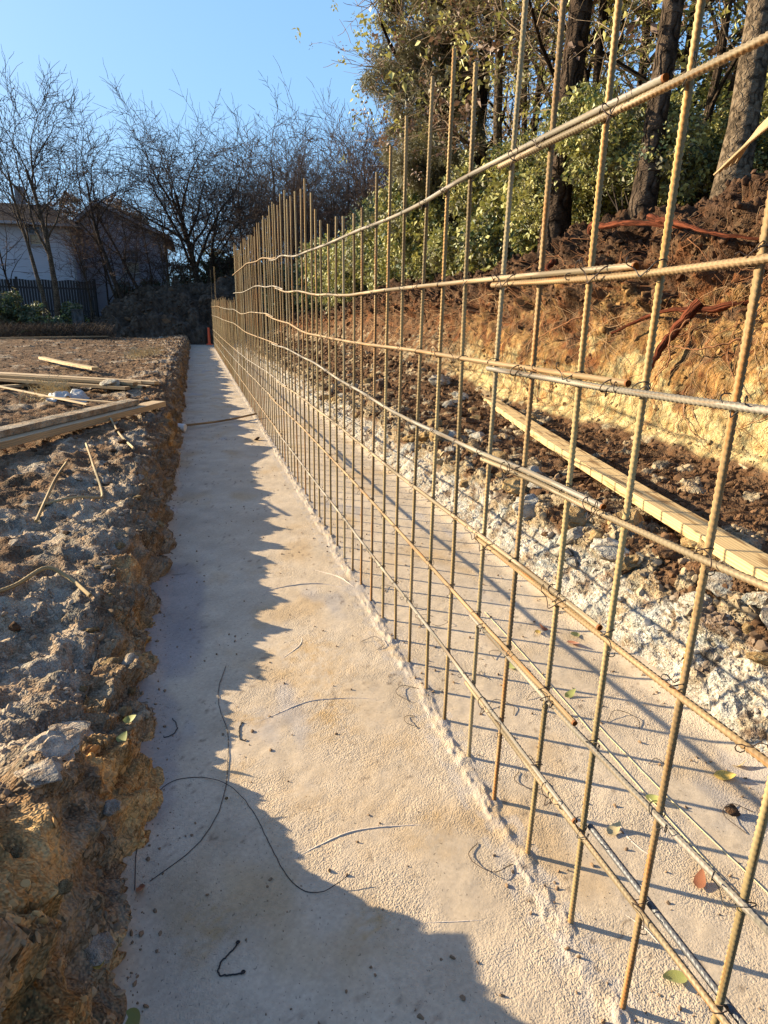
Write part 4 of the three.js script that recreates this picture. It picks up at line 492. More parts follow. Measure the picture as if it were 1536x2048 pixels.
// ---------------------------------------------------------------- trees
class Mesher { constructor() { this.g = []; } add(pts, rad, sides) { this.g.push(tube(pts, rad, sides, { cap: false })); } build() { return this.g.length ? mergeGeometries(this.g) : null; } }
function growTree(o) {
  const R = rng(o.seed), A = new Mesher(), B = new Mesher(), tips = []; const maxD = o.depth ?? 4; const kids = o.kids || [7, 6, 5, 4];
  function branch(p, d, len, r, depth) {
    const n = depth === 0 ? 9 : depth === 1 ? 7 : depth === 2 ? 5 : 3; const pts = [p.clone()], dirs = [d.clone()]; const q = p.clone(), e = d.clone(); const wand = depth === 0 ? (o.wander ?? 0.09) : depth === 1 ? 0.26 : 0.36;
    for (let i = 1; i <= n; i++) { e.x += (R() - 0.5) * wand * 2; e.z += (R() - 0.5) * wand * 2; e.y += (R() - 0.5) * wand + (depth ? (o.up ?? 0.015) : 0.02); e.normalize(); q.addScaledVector(e, len / n); pts.push(q.clone()); dirs.push(e.clone()); }
    const tip = depth === 0 ? 0.35 : depth >= maxD ? 0.5 : 0.3; const sides = depth === 0 ? 14 : depth === 1 ? 6 : depth === 2 ? 4 : 3;
    (depth <= 1 ? A : B).add(pts, t => r * (1 - (1 - tip) * t) * (depth === 0 && t < 0.08 ? 1.35 : 1), sides);
    if (depth >= maxD - 1) tips.push([pts[n], e.clone()]); if (depth >= maxD) return;
    const c = Math.round(kids[Math.min(depth, kids.length - 1)] * (0.8 + 0.4 * R())); const start = depth === 0 ? (o.clear ?? 0.35) : 0.2; const a0 = R() * 6.3;
    for (let k = 0; k < c; k++) {
      const t = k === c - 1 ? 1 : start + (1 - start) * (k + R() * 0.7) / c; const f = Math.min(n - 1e-6, t * n), i = Math.floor(f); const bp = pts[i].clone().lerp(pts[Math.min(n, i + 1)], f - i); const bd = dirs[i];
      const az = a0 + k * 2.4 + R() * 0.5, sp = (o.spread ?? 0.7) * (depth ? 1.25 : 1) * (0.7 + 0.6 * R()) * (t === 1 ? 0.35 : 1); const s = V3(Math.cos(az), 0, Math.sin(az)); s.addScaledVector(bd, -s.dot(bd)).normalize(); const nd = bd.clone().multiplyScalar(Math.cos(sp)).addScaledVector(s, Math.sin(sp)).normalize(); if (o.squash) { nd.z *= o.squash; nd.normalize(); }
      const rr = r * (1 - (1 - tip) * t) * (0.45 + 0.2 * R()); branch(bp, nd, len * (depth === 0 ? (o.limb ?? 0.55) * (1.15 - 0.5 * (t - start)) : 0.55) * (0.75 + 0.5 * R()), Math.max(o.minR ?? 0.006, rr), depth + 1);
    }
  }
  for (const [x, z, lx, lz, h, r] of o.stems) branch(V3(x, -0.1, z), V3(lx, 1, lz).normalize(), h * 1.05, r, 0);
  return { trunk: A.build(), twigs: B.build(), tips };
}
function bareTree(o, name, label, pos, barkM, twigM, group) { const t = growTree(o); const g = new THREE.Group(); g.position.set(...pos); part(g, 'trunk', t.trunk, barkM); if (t.twigs) part(g, 'crown', t.twigs, twigM); return put(g, name, label, 'tree', group); }
// the group of bare trees behind the pad
bareTree({ seed: 11, stems: [[0, 0, 0.03, 0, 6.3, 0.15], [-0.3, 0.2, -0.12, 0.05, 6.1, 0.11]], depth: 4, kids: [8, 6, 5, 4], clear: 0.42, spread: 0.5, limb: 0.46, minR: 0.011 }, 'bare_tree', 'forked bare tree rising before the white house wall', [-6.2, 0.9, -34.5], M.barkPale, M.twig, 'bare trees at the end of the site');
bareTree({ seed: 12, stems: [[0, 0, -0.42, 0, 6.0, 0.12]], depth: 4, kids: [8, 6, 5, 4], clear: 0.45, spread: 0.5, limb: 0.4, minR: 0.011 }, 'bare_tree', 'bare tree leaning left across the gabled house', [-3.0, 1.4, -35], M.barkMid, M.twig, 'bare trees at the end of the site');
bareTree({ seed: 13, stems: [[0, 0, -0.36, 0, 5.0, 0.09]], depth: 4, kids: [7, 5, 5, 4], clear: 0.45, spread: 0.55, limb: 0.5, minR: 0.011 }, 'bare_tree', 'thinner leaning bare tree right of the leaning one', [-2.2, 1.6, -36], M.barkMid, M.twig, 'bare trees at the end of the site');
bareTree({ seed: 24, stems: [[0, 0, -0.05, 0, 5.3, 0.2], [0.15, 0, 0.2, 0.05, 4.6, 0.12]], depth: 4, kids: [10, 7, 6, 5], clear: 0.3, spread: 0.66, limb: 0.62, minR: 0.011 }, 'bare_tree', 'broad bare tree standing alone left of the rebar end', [0.5, 1.7, -37], M.barkMid, M.twig, 'bare trees at the end of the site');
bareTree({ seed: 15, stems: [[0, 0, 0.05, 0, 4.6, 0.07], [0.3, 0, -0.2, 0, 4, 0.05]], depth: 4, kids: [8, 5, 4, 3], clear: 0.2, spread: 0.6, minR: 0.008 }, 'bare_tree', 'low multi-stemmed bare tree beside the broad one', [-1.2, 1.6, -36.5], M.barkPale, M.twigRed, 'bare trees at the end of the site');
bareTree({ seed: 16, stems: [[0, 0, 0.2, 0, 4.8, 0.1]], depth: 4, kids: [8, 6, 4, 3], clear: 0.3, spread: 0.6, minR: 0.008 }, 'bare_tree', 'bare tree right of the broad one above the spoil heap', [2.2, 1.8, -38], M.barkMid, M.twig, 'bare trees at the end of the site');
bareTree({ seed: 17, stems: [[0, 0, -0.1, 0, 4.2, 0.06]], depth: 4, kids: [8, 5, 4, 3], clear: 0.2, spread: 0.7, minR: 0.008 }, 'bare_tree', 'small bare tree low at the left edge', [-8.2, 0.9, -35.5], M.barkMid, M.twigRed, 'bare trees at the end of the site');
bareTree({ seed: 18, stems: [[0, 0, 0.04, 0, 3.6, 0.05], [0.5, 0.1, -0.1, 0, 3.3, 0.04]], depth: 4, kids: [8, 6, 4, 3], clear: 0.15, spread: 0.75, minR: 0.008 }, 'bare_tree', 'bushy reddish bare sapling before the gabled house', [-4.1, 1.3, -36.2], M.barkMid, M.twigRed, 'bare trees at the end of the site');
[[-3.6, -37.4, -0.25, 5.2, 0.07, 'pale slanting sapling left of the gable'], [-0.4, -36.8, 0.12, 5, 0.07, 'pale upright sapling before the grey gabled house'], [-1.9, -37.6, -0.15, 4.6, 0.05, 'thin sapling between the leaning trees'], [1.4, -38.2, -0.1, 5, 0.06, 'thin sapling beside the broad bare tree'], [-5.0, -36.4, 0.15, 4.6, 0.05, 'thin sapling before the corner of the white house']].forEach(([x, z, l, h, r, t], i) => bareTree({ seed: 140 + i, stems: [[0, 0, l, 0, h, r], [0.2, 0.1, -l * 0.6, 0, h * 0.7, r * 0.6]], depth: 3, kids: [9, 6, 5], clear: 0.3, spread: 0.7, limb: 0.4, minR: 0.009 }, 'bare_tree', t, [x, farH(x, z) - 0.1, z], M.barkPale, M.twigRed, 'bare trees at the end of the site'));
{ // dense thicket of bare trees behind the far grid
  const P = [0, 1, 2].map(i => growTree({ seed: 31 + i, stems: [[0, 0, 0.04, 0, 10, 0.15], [0.3, 0.2, 0.12 - 0.1 * i, 0, 8, 0.1]], depth: 4, kids: [10, 6, 4, 3], clear: 0.15, spread: 0.55, limb: 0.48, minR: 0.017 }));
  const where = ['left end', 'second from the left', 'third from the left', 'middle', 'right of the middle', 'fourth from the right', 'third from the right', 'second from the right', 'right end', 'back row left', 'back row right', 'short one at the front left', 'short one second in front', 'short one third in front', 'short one at the front right', 'back row middle', 'back row far right'];
  [[3.2, -42, 0.68], [5.3, -46, 0.86], [6.6, -43, 0.64], [8.2, -47, 0.78], [9.8, -44, 0.76], [11.4, -46, 0.84], [13.0, -43, 0.8], [14.6, -40, 0.82], [12, -37, 0.62], [4.6, -52, 0.75], [9.2, -53, 0.8], [4.4, -40, 0.5], [6.2, -39, 0.55], [8.4, -40, 0.6], [10.4, -38.5, 0.6], [7.4, -50, 0.85], [12.6, -50, 0.95]].forEach(([x, z, s], i) => { const t = P[i % 3], g = new THREE.Group(); part(g, 'trunk', t.trunk, M.barkMid); part(g, 'crown', t.twigs, i % 2 ? M.twig : M.twigRed); g.position.set(x, farH(x, z) - 0.2, z); g.scale.setScalar(s * 1.06); g.rotation.y = i * 1.7; put(g, 'thicket_tree', 'slender bare tree in the thicket beyond the grid, ' + where[i], 'tree', 'bare thicket beyond the grid'); });
}
console.log('bare trees done');

// leaf sprigs (instanced crowns)
function sprigGeo(seed, n, L, w) { const R = rng(seed), gs = []; const one = (() => { const P = [0, 0, 0, w * 0.5, 0.12 * w, L * 0.4, 0, -0.1 * w, L * 0.45, -w * 0.5, 0.12 * w, L * 0.4, 0, -0.12 * L, L]; const g = new THREE.BufferGeometry(); g.setAttribute('position', new THREE.Float32BufferAttribute(P, 3)); g.setIndex([0, 1, 2, 0, 2, 3, 1, 4, 2, 2, 4, 3]); return g; })(); const q = new THREE.Quaternion(), e = new THREE.Euler(), m = new THREE.Matrix4(); for (let i = 0; i < n; i++) { e.set(-0.6 + R() * 1.6, i * 2.4 + R(), (R() - 0.5) * 1.2, 'YXZ'); m.compose(V3((R() - 0.5) * L * 1.2, (i / n - 0.5) * L * 2.6, (R() - 0.5) * L * 1.2), q.setFromEuler(e), V3(1, 1, 1).multiplyScalar(0.7 + 0.6 * R())); const g = one.clone(); g.applyMatrix4(m); gs.push(g); } const g = mergeGeometries(gs); g.computeVertexNormals(); return g; }
const SG = { broad: sprigGeo(1, 9, 0.055, 0.034), broadBig: sprigGeo(2, 9, 0.08, 0.045), needle: sprigGeo(3, 16, 0.07, 0.009), far: sprigGeo(4, 8, 0.13, 0.08), grass: sprigGeo(5, 6, 0.3, 0.012) };
function crown(parent, name, n, geo, mat, pick, R, s0 = 0.7, s1 = 0.8) { const im = new THREE.InstancedMesh(geo, mat, n), q = new THREE.Quaternion(), e = new THREE.Euler(), m = new THREE.Matrix4(), p = V3(); for (let i = 0; i < n; i++) { pick(p); e.set((R() - 0.5) * 2.4, R() * 6.3, (R() - 0.5) * 2.4); m.compose(p, q.setFromEuler(e), V3(1, 1, 1).multiplyScalar(s0 + s1 * R())); im.setMatrixAt(i, m); } im.name = name; im.userData.kind = 'stuff'; im.castShadow = im.receiveShadow = true; parent.add(im); return im; }
function blobPick(R, blobs) { const w = blobs.map(b => b[3] * b[3] * b[4]); const tot = w.reduce((a, b) => a + b); return p => { let k = R() * tot, i = 0; while (i < w.length - 1 && k > w[i]) { k -= w[i]; i++; } const [x, y, z, rx, ry] = blobs[i]; let d; do { p.set(R() * 2 - 1, R() * 2 - 1, R() * 2 - 1); d = p.length(); } while (d > 1 || d < 0.25 || n3(x + p.x * rx * 2.2, y + p.y * ry * 2.2, z + p.z * rx * 2.2) < -0.12 + 0.22 * R()); const f = Math.pow(d, 0.6) / d; p.set(x + p.x * f * rx, y + p.y * f * ry, z + p.z * f * rx); }; }
function shrub(label, pos, blobs, n, geo, mats, seed, group, name = 'leafy_shrub') {
  const R = rng(seed), g = new THREE.Group(); g.position.set(...pos); const st = new Mesher(); for (let i = 0; i < 14; i++) { const b = blobs[i % blobs.length]; const e = V3(b[0] + (R() - 0.5) * b[3] * 1.5, b[1] + (R() - 0.2) * b[4], b[2] + (R() - 0.5) * b[3] * 1.5); st.add(spline([V3((R() - 0.5) * 0.3, -0.1, (R() - 0.5) * 0.3), V3(e.x * 0.4 + (R() - 0.5) * 0.3, e.y * 0.5, e.z * 0.4 + (R() - 0.5) * 0.3), e], 8), t => 0.014 * (1 - 0.7 * t), 4); }
  part(g, 'stem', st.build(), M.twig); const pk = blobPick(R, blobs); mats.forEach(([m, f]) => crown(g, 'foliage', Math.round(n * f), geo, m, pk, R, 0.4, 0.9)); return put(g, name, label, 'shrub', group);
}
// honeysuckle shrubs along the wood's edge
const shrubSpots = [[4.75, -6.6, 0.75, 1.0], [4.9, -7.9, 0.95, 1.35], [5.0, -9.0, 1.0, 1.5], [4.9, -10.4, 1.05, 1.35], [4.9, -11.8, 1.1, 1.45], [4.9, -13.4, 1.2, 1.35], [5.0, -15.2, 1.3, 1.2], [5.1, -17.2, 1.3, 1.1], [5.3, -19.6, 1.4, 1.2], [6.2, -6.9, 1.0, 1.5], [6.5, -8.6, 1.2, 2.0], [6.6, -10.6, 1.3, 2.1], [6.8, -13.2, 1.5, 2.1], [6.0, -5.4, 0.9, 1.3], [6.5, -4.4, 0.9, 1.3], [7.2, -5.9, 1.2, 2.0], [8.0, -7.4, 1.4, 2.4], [8.6, -10, 1.6, 2.6]];
const ordinals = ['first', 'second', 'third', 'fourth', 'fifth', 'sixth', 'seventh', 'eighth', 'ninth'];
shrubSpots.forEach(([x, z, r, h], i) => { const R = rng(700 + i), bl = []; for (let k = 0; k < 9; k++) bl.push([(R() - 0.5) * r * 1.5, 0.25 + h * 0.85 * Math.pow(R(), 0.8), (R() - 0.5) * r * 1.7, r * (0.35 + 0.3 * R()), r * (0.3 + 0.25 * R())]); const y = x < 5.15 ? rightPos(13.6, z)[1] : forestH(x, z); const front = i < 9; shrub(front ? `yellow-green shrub on the bank edge, ${ordinals[i]} from the camera` : `taller green shrub in the second row, ${ordinals[i - 9]} along`, [x, y, z], bl, Math.round(front ? 2600 * r : 1500 * r), z > -9 ? SG.broad : SG.broadBig, front ? [[LM.green, 0.34], [LM.yellow, 0.24], [LM.olive, 0.24], [LM.dark, 0.18]] : [[LM.green, 0.25], [LM.yellow, 0.25], [LM.olive, 0.25], [LM.dark, 0.25]], 300 + i, 'shrubs on the edge of the wood'); });

// tall trees of the wood
function woodTree(o, label, pos, bark, leaves, seed) { const t = growTree(o); const g = new THREE.Group(); g.position.set(...pos); part(g, 'trunk', t.trunk, bark); if (t.twigs) part(g, 'branches', t.twigs, M.vine); const R = rng(seed); for (const [m, n, geo, s] of leaves) crown(g, 'foliage', n, geo, m, p => { const q = t.tips[Math.floor(R() * t.tips.length)]; p.copy(q[0]).addScaledVector(q[1], (R() - 0.6) * 0.5); p.x += (R() - 0.5) * s; p.y += (R() - 0.5) * s; p.z += (R() - 0.5) * s; }, R); return put(g, 'woodland_tree', label, 'tree', 'trees of the wood'); }
const gy = (x, z) => (x < 5.15 ? rightPos(13.5, z)[1] : forestH(x, z)) - 0.15;
woodTree({ seed: 41, stems: [[0, 0, -0.02, 0, 8, 0.15]], depth: 3, kids: [7, 6, 5], clear: 0.35, spread: 0.9, limb: 0.4, wander: 0.035 }, 'dark furrowed trunk at the middle of the bank top', [4.22, gy(4.22, -7.3), -7.3], M.barkDark, [[LM.yellow, 150, SG.broad, 0.6]], 1);
woodTree({ seed: 42, stems: [[0, 0, 0.03, 0, 8, 0.115], [0.32, -0.5, 0.05, 0, 7, 0.1]], depth: 3, kids: [7, 6, 5], clear: 0.4, spread: 0.9, limb: 0.4, wander: 0.035 }, 'pair of brown trunks right of the dark furrowed one', [4.42, gy(4.42, -6.0), -6.0], M.barkMid, [[LM.yellow, 120, SG.broad, 0.6]], 2);
woodTree({ seed: 43, stems: [[0, 0, 0.03, 0, 8, 0.135]], depth: 3, kids: [6, 5, 5], clear: 0.45, spread: 0.9, limb: 0.4, wander: 0.03 }, 'pale smooth trunk at the right edge above the bank', [4.72, gy(4.72, -5.2), -5.2], M.barkPale, [[LM.green, 100, SG.broad, 0.6]], 3);
woodTree({ seed: 44, stems: [[0, 0, -0.16, 0, 8, 0.15], [0.2, 0, 0.05, 0, 7, 0.1]], depth: 4, kids: [10, 6, 5, 4], clear: 0.3, spread: 0.8, limb: 0.22, wander: 0.06 }, 'dark leaning tree inside the cedar foliage', [4.75, gy(4.75, -11.7), -11.7], M.barkDark, [[LM.brown, 250, SG.broad, 0.5], [LM.yellow, 350, SG.broad, 0.5]], 4);
woodTree({ seed: 45, stems: [[0, 0, 0.02, 0, 7, 0.085]], depth: 4, kids: [11, 6, 5, 4], clear: 0.25, spread: 0.8, limb: 0.22, wander: 0.08 }, 'crooked pale tree with hanging brown vines', [4.9, gy(4.9, -10.3), -10.3], M.barkPale, [[LM.brown, 350, SG.broad, 0.5], [LM.olive, 500, SG.broad, 0.6]], 5);
[[5.4, -8.6, 6, 0.07], [5.8, -6.9, 6, 0.06], [6.4, -7.6, 7, 0.08], [5.9, -9.6, 7, 0.07], [7.2, -9.2, 8, 0.12], [6.4, -12.2, 7, 0.08], [7.0, -11.6, 8, 0.1], [7.6, -14.3, 7, 0.09], [6.6, -5.2, 7, 0.08], [7.6, -6.4, 8, 0.12], [8.6, -8.2, 9, 0.13], [8.8, -12.4, 9, 0.12], [8.4, -17, 7, 0.1], [9.8, -9.8, 9, 0.13], [7.4, -4.4, 8, 0.1]].forEach(([x, z, h, r], i) => woodTree({ seed: 80 + i, stems: [[0, 0, (i % 3 - 1) * 0.06, 0, h, r]], depth: 4, kids: [9, 5, 4, 3], clear: 0.18, spread: 0.75, limb: 0.34, wander: 0.08, minR: 0.005 }, `slim tangled tree in the wood, number ${i + 1} counting inward`.replace(/number (\d+) counting inward/, ['behind the dark furrowed trunk', 'between the dark trunk and the paired trunks', 'deep behind the paired trunks', 'left of the dark furrowed trunk', 'deep in the middle of the wood', 'behind the dark leaning tree', 'deep behind the crooked pale tree', 'beyond the cedar foliage', 'behind the pale smooth trunk', 'deep at the right edge', 'at the back right of the wood', 'at the back left of the wood', 'at the far left end of the wood', 'at the very back of the wood', 'nearest the right edge of the frame'][i]), [x, gy(x, z), z], i % 3 ? M.barkMid : M.barkDark, [[LM.brown, 120, SG.broadBig, 0.5], [LM.olive, 200, SG.broad, 0.6], [LM.yellow, 300, SG.broadBig, 0.7], [LM.green, 200, SG.broad, 0.8]], 900 + i));
// cedar
{
  const R = rng(55), bl = []; for (let k = 0; k < 34; k++) { const h = R(); bl.push([-1.25 + 1.6 * R(), 1.9 + 3.8 * h, -0.7 + 1.5 * R(), 0.26 + 0.22 * R(), 0.22 + 0.25 * R()]); }
  const g = new THREE.Group(); g.position.set(4.6, gy(4.6, -12.1), -12.1); const st = new Mesher(); st.add(spline([V3(0, -0.1, 0), V3(-0.1, 2.5, 0), V3(-0.2, 6.2, 0.05)], 10), t => 0.11 * (1 - 0.7 * t), 8); bl.forEach(b => st.add(spline([V3(-0.12, b[1] - 0.5, 0), V3(b[0] * 0.5, b[1] - 0.1, b[2] * 0.5), V3(b[0] * 1.1, b[1], b[2] * 1.1)], 6), t => 0.02 * (1 - 0.7 * t), 4)); part(g, 'trunk', st.build(), M.barkDark); const pk = blobPick(R, bl); crown(g, 'foliage', 8200, SG.needle, LM.olive, pk, R, 0.8, 0.8); crown(g, 'foliage', 900, SG.needle, LM.brown, pk, R, 0.6, 0.6); put(g, 'cedar_tree', 'olive-green cedar against the sky at the wood edge', 'tree');
}
// dark evergreen brush round the far end, sunlit brush at the left
[[2.6, -40, 1.6, 2.6], [4.4, -39, 1.6, 2.4], [6.5, -36, 1.7, 2.6], [5.0, -31, 1.5, 1.6], [5.6, -26, 1.5, 1.6], [5.4, -22.5, 1.4, 1.5], [8.5, -31, 2.2, 3], [8.5, -24, 2.2, 3.2], [8.0, -18.5, 2, 2.8], [11, -36, 2.6, 3.6]].forEach(([x, z, r, h], i) => { const R = rng(760 + i), bl = []; for (let k = 0; k < 9; k++) bl.push([(R() - 0.5) * r * 1.6, 0.3 + h * 0.85 * R(), (R() - 0.5) * r * 1.6, r * (0.4 + 0.3 * R()), r * (0.35 + 0.25 * R())]); const y = z > -33 ? (x < 5.15 ? rightPos(13.6, z)[1] : forestH(x, z)) : farH(x, z); shrub('dark evergreen bush behind the far grid, ' + ['left of the bar tops', 'just right of the far bars', 'under the thicket', 'on the far bank end', 'on the bank past the shrubs', 'nearest on the far bank', 'back at the far end', 'back in the middle', 'back behind the shrubs', 'under the tall thicket'][i], [x, y, z], bl, Math.round(1500 * r), SG.far, i < 4 ? [[LM.dark, 0.85], [LM.olive, 0.15]] : [[LM.dark, 0.35], [LM.olive, 0.3], [LM.green, 0.35]], 420 + i, 'dark bushes round the far end'); });
[[-9.6, -33.8, 1.1, 2.0], [-7.9, -33.4, 1.0, 1.7], [-6.9, -33.2, 0.8, 1.35], [-11.5, -34, 1.3, 2], [-5.2, -34.5, 0.9, 1.2]].forEach(([x, z, r, h], i) => { const R = rng(790 + i), bl = []; for (let k = 0; k < 8; k++) bl.push([(R() - 0.5) * r * 1.6, 0.2 + h * 0.9 * R(), (R() - 0.5) * r * 1.2, r * (0.35 + 0.3 * R()), r * (0.3 + 0.25 * R())]); shrub('rounded bush before the dark fence, ' + ['at the left edge', 'second from the left edge', 'third from the left edge', 'beyond the left edge', 'beside the grey post'][i], [x, 0.1, z], bl, Math.round(1500 * r), SG.far, [[LM.dark, 0.5], [LM.olive, 0.3], [LM.fallGreen, 0.2]], 460 + i, 'bushes before the dark fence'); });
[[-1.6, -39, 1.3, 2.2], [0.2, -39.5, 1.3, 2.4], [1.6, -38.6, 1.1, 2.2], [-3.2, -38.5, 1.1, 1.5]].forEach(([x, z, r, h], i) => { const R = rng(830 + i), bl = []; for (let k = 0; k < 9; k++) bl.push([(R() - 0.5) * r * 1.7, 0.2 + h * 0.9 * R(), (R() - 0.5) * r * 1.2, r * (0.35 + 0.3 * R()), r * (0.3 + 0.25 * R())]); shrub('brownish brush behind the spoil heap, ' + ['second from the left', 'under the broad bare tree', 'at its right end', 'before the gabled house'][i], [x, farH(x, z), z], bl, Math.round(900 * r), SG.far, [[LM.brown, 0.3], [LM.dark, 0.4], [LM.olive, 0.3]], 495 + i, 'brush behind the spoil heap'); });
// small autumn tree clumps between the houses
[[-8.2, -52, 8.5], [-4.6, -54, 8.6], [2.2, -45, 4.5]].forEach(([x, z, h], i) => { const R = rng(810 + i), bl = []; for (let k = 0; k < 10; k++) bl.push([(R() - 0.5) * 2.4, h * (0.55 + 0.4 * R()), (R() - 0.5) * 2, 0.5 + 0.4 * R(), 0.5 + 0.4 * R()]); shrub(['pinkish leafy tree top behind the dark roof', 'pinkish leafy tree top behind the gable', 'yellow-leaved tree low behind the broad bare tree'][i], [x, 0.5, z], bl, 1500, SG.far, i < 2 ? [[LM.brown, 0.8], [LM.olive, 0.2]] : [[LM.fallYellow, 0.6], [LM.yellow, 0.4]], 480 + i, 'leafy trees beyond the houses', 'leafy_tree').userData.category = 'tree'; });
console.log('vegetation done');

// ---------------------------------------------------------------- dead grass
{ const R = rng(66), n = 5200; const im = new THREE.InstancedMesh(SG.grass, M.dryGrass, n), q = new THREE.Quaternion(), e = new THREE.Euler(), m = new THREE.Matrix4(); for (let i = 0; i < n; i++) { const x = -14 + 10.5 * R(), z = -29.5 - 4 * R() * R() - 0.25 * Math.max(0, -x - 4) * R(); const s = 0.7 + 0.9 * R(); e.set((R() - 0.5) * 0.5, R() * 6.3, (R() - 0.5) * 0.5); m.compose(V3(x, 0.45 + 0.2 * R(), z), q.setFromEuler(e), V3(s, s, s)); im.setMatrixAt(i, m); } put(im, 'dead_grass', 'brown dead grass along the far left edge of the pad', null, null, 'stuff');
  const st = new THREE.InstancedMesh(SG.grass, M.straw, 260); for (let i = 0; i < 260; i++) { const a = i < 150; const x = (a ? -1.25 : -1.85) + (R() - 0.5) * (a ? 0.7 : 0.4), z = (a ? -17.2 : -9.1) + (R() - 0.5) * (a ? 2 : 0.6); e.set(1.5 + (R() - 0.5) * 0.6, R() * 6.3, (R() - 0.5) * 0.6); m.compose(V3(x, onLeft(x, z) + 0.03 + 0.05 * R(), z), q.setFromEuler(e), V3(1, 1, 1).multiplyScalar(0.4 + 0.4 * R())); st.setMatrixAt(i, m); } put(st, 'straw', 'loose pale straw on the muddy pad', null, null, 'stuff'); }

// ---------------------------------------------------------------- houses, fence, post, marker
function sidingWall(w, h, dz = 0.12) { const P = [], I = []; const n = Math.round(h / dz); for (let i = 0; i < n; i++) { const y = i * h / n, y2 = (i + 1) * h / n, b = P.length / 3; P.push(0, y, 0.03, w, y, 0.03, w, y2, 0.006, 0, y2, 0.006, 0, y, 0.03, w, y, 0.03, w, y, 0.005, 0, y, 0.005); I.push(b, b + 1, b + 2, b, b + 2, b + 3, b + 4, b + 6, b + 5, b + 4, b + 7, b + 6); } const g = new THREE.BufferGeometry(); g.setAttribute('position', new THREE.Float32BufferAttribute(P, 3)); g.setIndex(I); const f = g.toNonIndexed(); f.computeVertexNormals(); const bx = new THREE.BoxGeometry(w, h, 0.2).toNonIndexed(); bx.translate(w / 2, h / 2, -0.1); bx.deleteAttribute('uv'); return mergeGeometries([f, bx]); }
const boxG = (w, h, d, x, y, z) => { const g = new THREE.BoxGeometry(w, h, d); g.translate(x, y, z); return g; };
function prism(poly, depth, axisX) { const s = new THREE.Shape(poly.map(([a, b]) => new THREE.Vector2(a, b))); return new THREE.ExtrudeGeometry(s, { depth, bevelEnabled: false }); }
function houseWindow(g, x, y, w, h, z) { const f = new THREE.Group(); f.name = 'window'; g.add(f); for (const a of [boxG(w + 0.16, 0.08, 0.1, x, y + h / 2 + 0.04, z), boxG(w + 0.16, 0.08, 0.12, x, y - h / 2 - 0.04, z), boxG(0.08, h, 0.1, x - w / 2 - 0.04, y, z), boxG(0.08, h, 0.1, x + w / 2 + 0.04, y, z), boxG(w, 0.06, 0.09, x, y, z), boxG(0.03, h / 2, 0.08, x, y + h / 4, z), boxG(w, 0.03, 0.08, x, y + h / 4, z)]) part(f, 'frame', a, M.trim); part(f, 'pane', boxG(w, h / 2 - 0.03, 0.02, x, y + h / 4, z - 0.03), M.glass); part(f, 'pane', boxG(w, h / 2 - 0.03, 0.02, x, y - h / 4, z - 0.03), M.blind); }
{ // white house at the left
  const g = new THREE.Group(); g.position.set(-16, 0.6, -40); const w = sidingWall(10.0, 5.2); part(g, 'wall', w, M.siding);
  part(g, 'wall', boxG(9.9, 5.2, 8, 4.95, 2.6, -4.25), M.siding);
  const rf = new THREE.BufferGeometry(); { const x0 = -0.5, x1 = 10.4, y0 = 5.15, y1 = 6.5, a = 0.5, b = -8.9, mx = 1.9; const P = [x0, y0, a, x1, y0, a, x1 - mx, y1, -3.0, x0, y1, -3.0, x1, y0, b, x0, y0, b]; rf.setAttribute('position', new THREE.Float32BufferAttribute(P, 3)); rf.setIndex([0, 1, 2, 0, 2, 3, 1, 4, 2, 4, 5, 3, 4, 3, 2, 0, 3, 5, 0, 5, 4, 0, 4, 1]); } const r2 = rf.toNonIndexed(); r2.computeVertexNormals(); const roof = part(g, 'roof', r2, M.roof); part(roof, 'gutter', boxG(10.9, 0.13, 0.12, 4.95, 5.13, 0.52), M.trim);
  part(roof, 'chimney', boxG(0.45, 1.5, 0.5, 7.0, 6.7, -3.6), M.tan); part(g, 'corner_board', boxG(0.12, 5.2, 0.06, 9.96, 2.6, 0.05), M.trim);
  houseWindow(g, 8.2, 4.65, 0.5, 1.0, 0.05); houseWindow(g, 4.5, 4.45, 0.8, 1.3, 0.05); put(g, 'white_house', 'white sided house with dark hipped roof at the left edge', 'house');
}
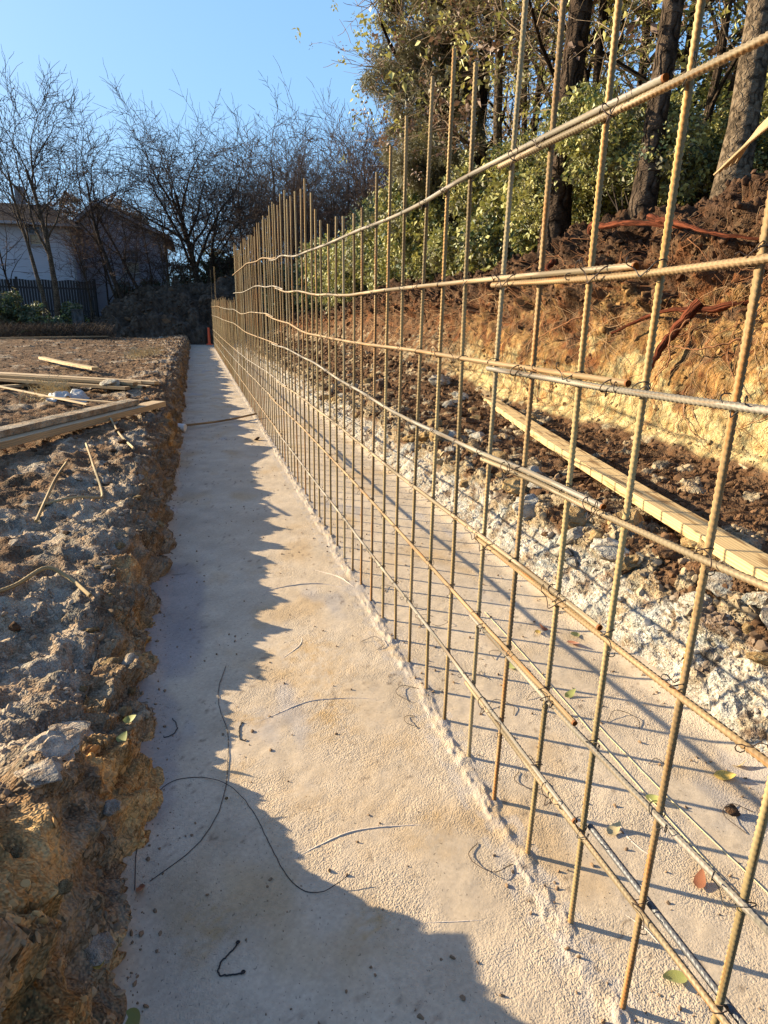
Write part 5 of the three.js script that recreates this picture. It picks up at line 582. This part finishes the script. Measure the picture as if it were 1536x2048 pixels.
{ // gabled house beside it
  const g = new THREE.Group(); g.position.set(-6.5, 0.8, -42); const W2 = 5.1; part(g, 'wall', sidingWall(W2, 4.8), M.greySiding); part(g, 'wall', boxG(W2 - 0.1, 4.8, 7, W2 / 2, 2.4, -3.8), M.greySiding);
  const gb = prism([[0, 4.8], [W2, 4.8], [1.7, 6.3]], 0.15); gb.translate(0, 0, -0.12); part(g, 'gable', gb, M.greySiding);
  for (const [ax, ay, bx, by] of [[-0.3, 4.66, 1.7, 6.42], [1.7, 6.42, 5.6, 4.62]]) { const p = prism([[ax, ay], [bx, by], [bx, by + 0.2], [ax, ay + 0.2]], 8.2); p.translate(0, 0, -7.8); const r = part(g, 'roof', p, M.roof); const q = prism([[ax, ay - 0.04], [bx, by - 0.04], [bx, by + 0.12], [ax, ay + 0.12]], 0.06); q.translate(0, 0, 0.402); part(r, 'barge_board', q, M.trim); }
  houseWindow(g, 3.2, 3.4, 0.8, 1.2, 0.05); put(g, 'gabled_house', 'grey gabled house behind the leaning bare trees', 'house');
}
{ // dark picket fence
  const g = new THREE.Group(); g.position.set(-12, 1.1, -37.2); for (let i = 0; i < 56; i++) if (i % 1 === 0) part(g, 'picket', boxG(0.11, 1.75 + 0.05 * Math.sin(i * 7), 0.02, i * 0.13, 0.9, 0), M.fence); for (const y of [0.3, 1.4]) part(g, 'rail', boxG(7.3, 0.09, 0.04, 3.6, y, -0.035), M.fence); for (let i = 0; i < 5; i++) part(g, 'post', boxG(0.1, 2.3, 0.1, i * 1.8, 0.75, -0.11), M.fence); put(g, 'picket_fence', 'dark wooden picket fence before the white house', 'fence');
}
{ const g = new THREE.Group(); g.position.set(-5.25, 0.3, -34); part(g, 'shaft', boxG(0.5, 1.25, 0.35, 0, 0.5, 0), M.concretePost); part(g, 'cap', boxG(0.56, 0.06, 0.41, 0, 1.16, 0), M.concretePost); put(g, 'utility_box', 'grey box post in front of the bare trees', 'box'); }
{ const g = new THREE.Group(); g.position.set(0.62, 0.05, -31.2); part(g, 'post', new THREE.CylinderGeometry(0.05, 0.065, 0.75, 12).translate(0, 0.37, 0), M.orange); part(g, 'base', boxG(0.26, 0.04, 0.26, 0, 0.0, 0), M.orange); put(g, 'marker_post', 'orange marker post at the far end of the trench', 'marker'); }

renderer.render(scene, camera);
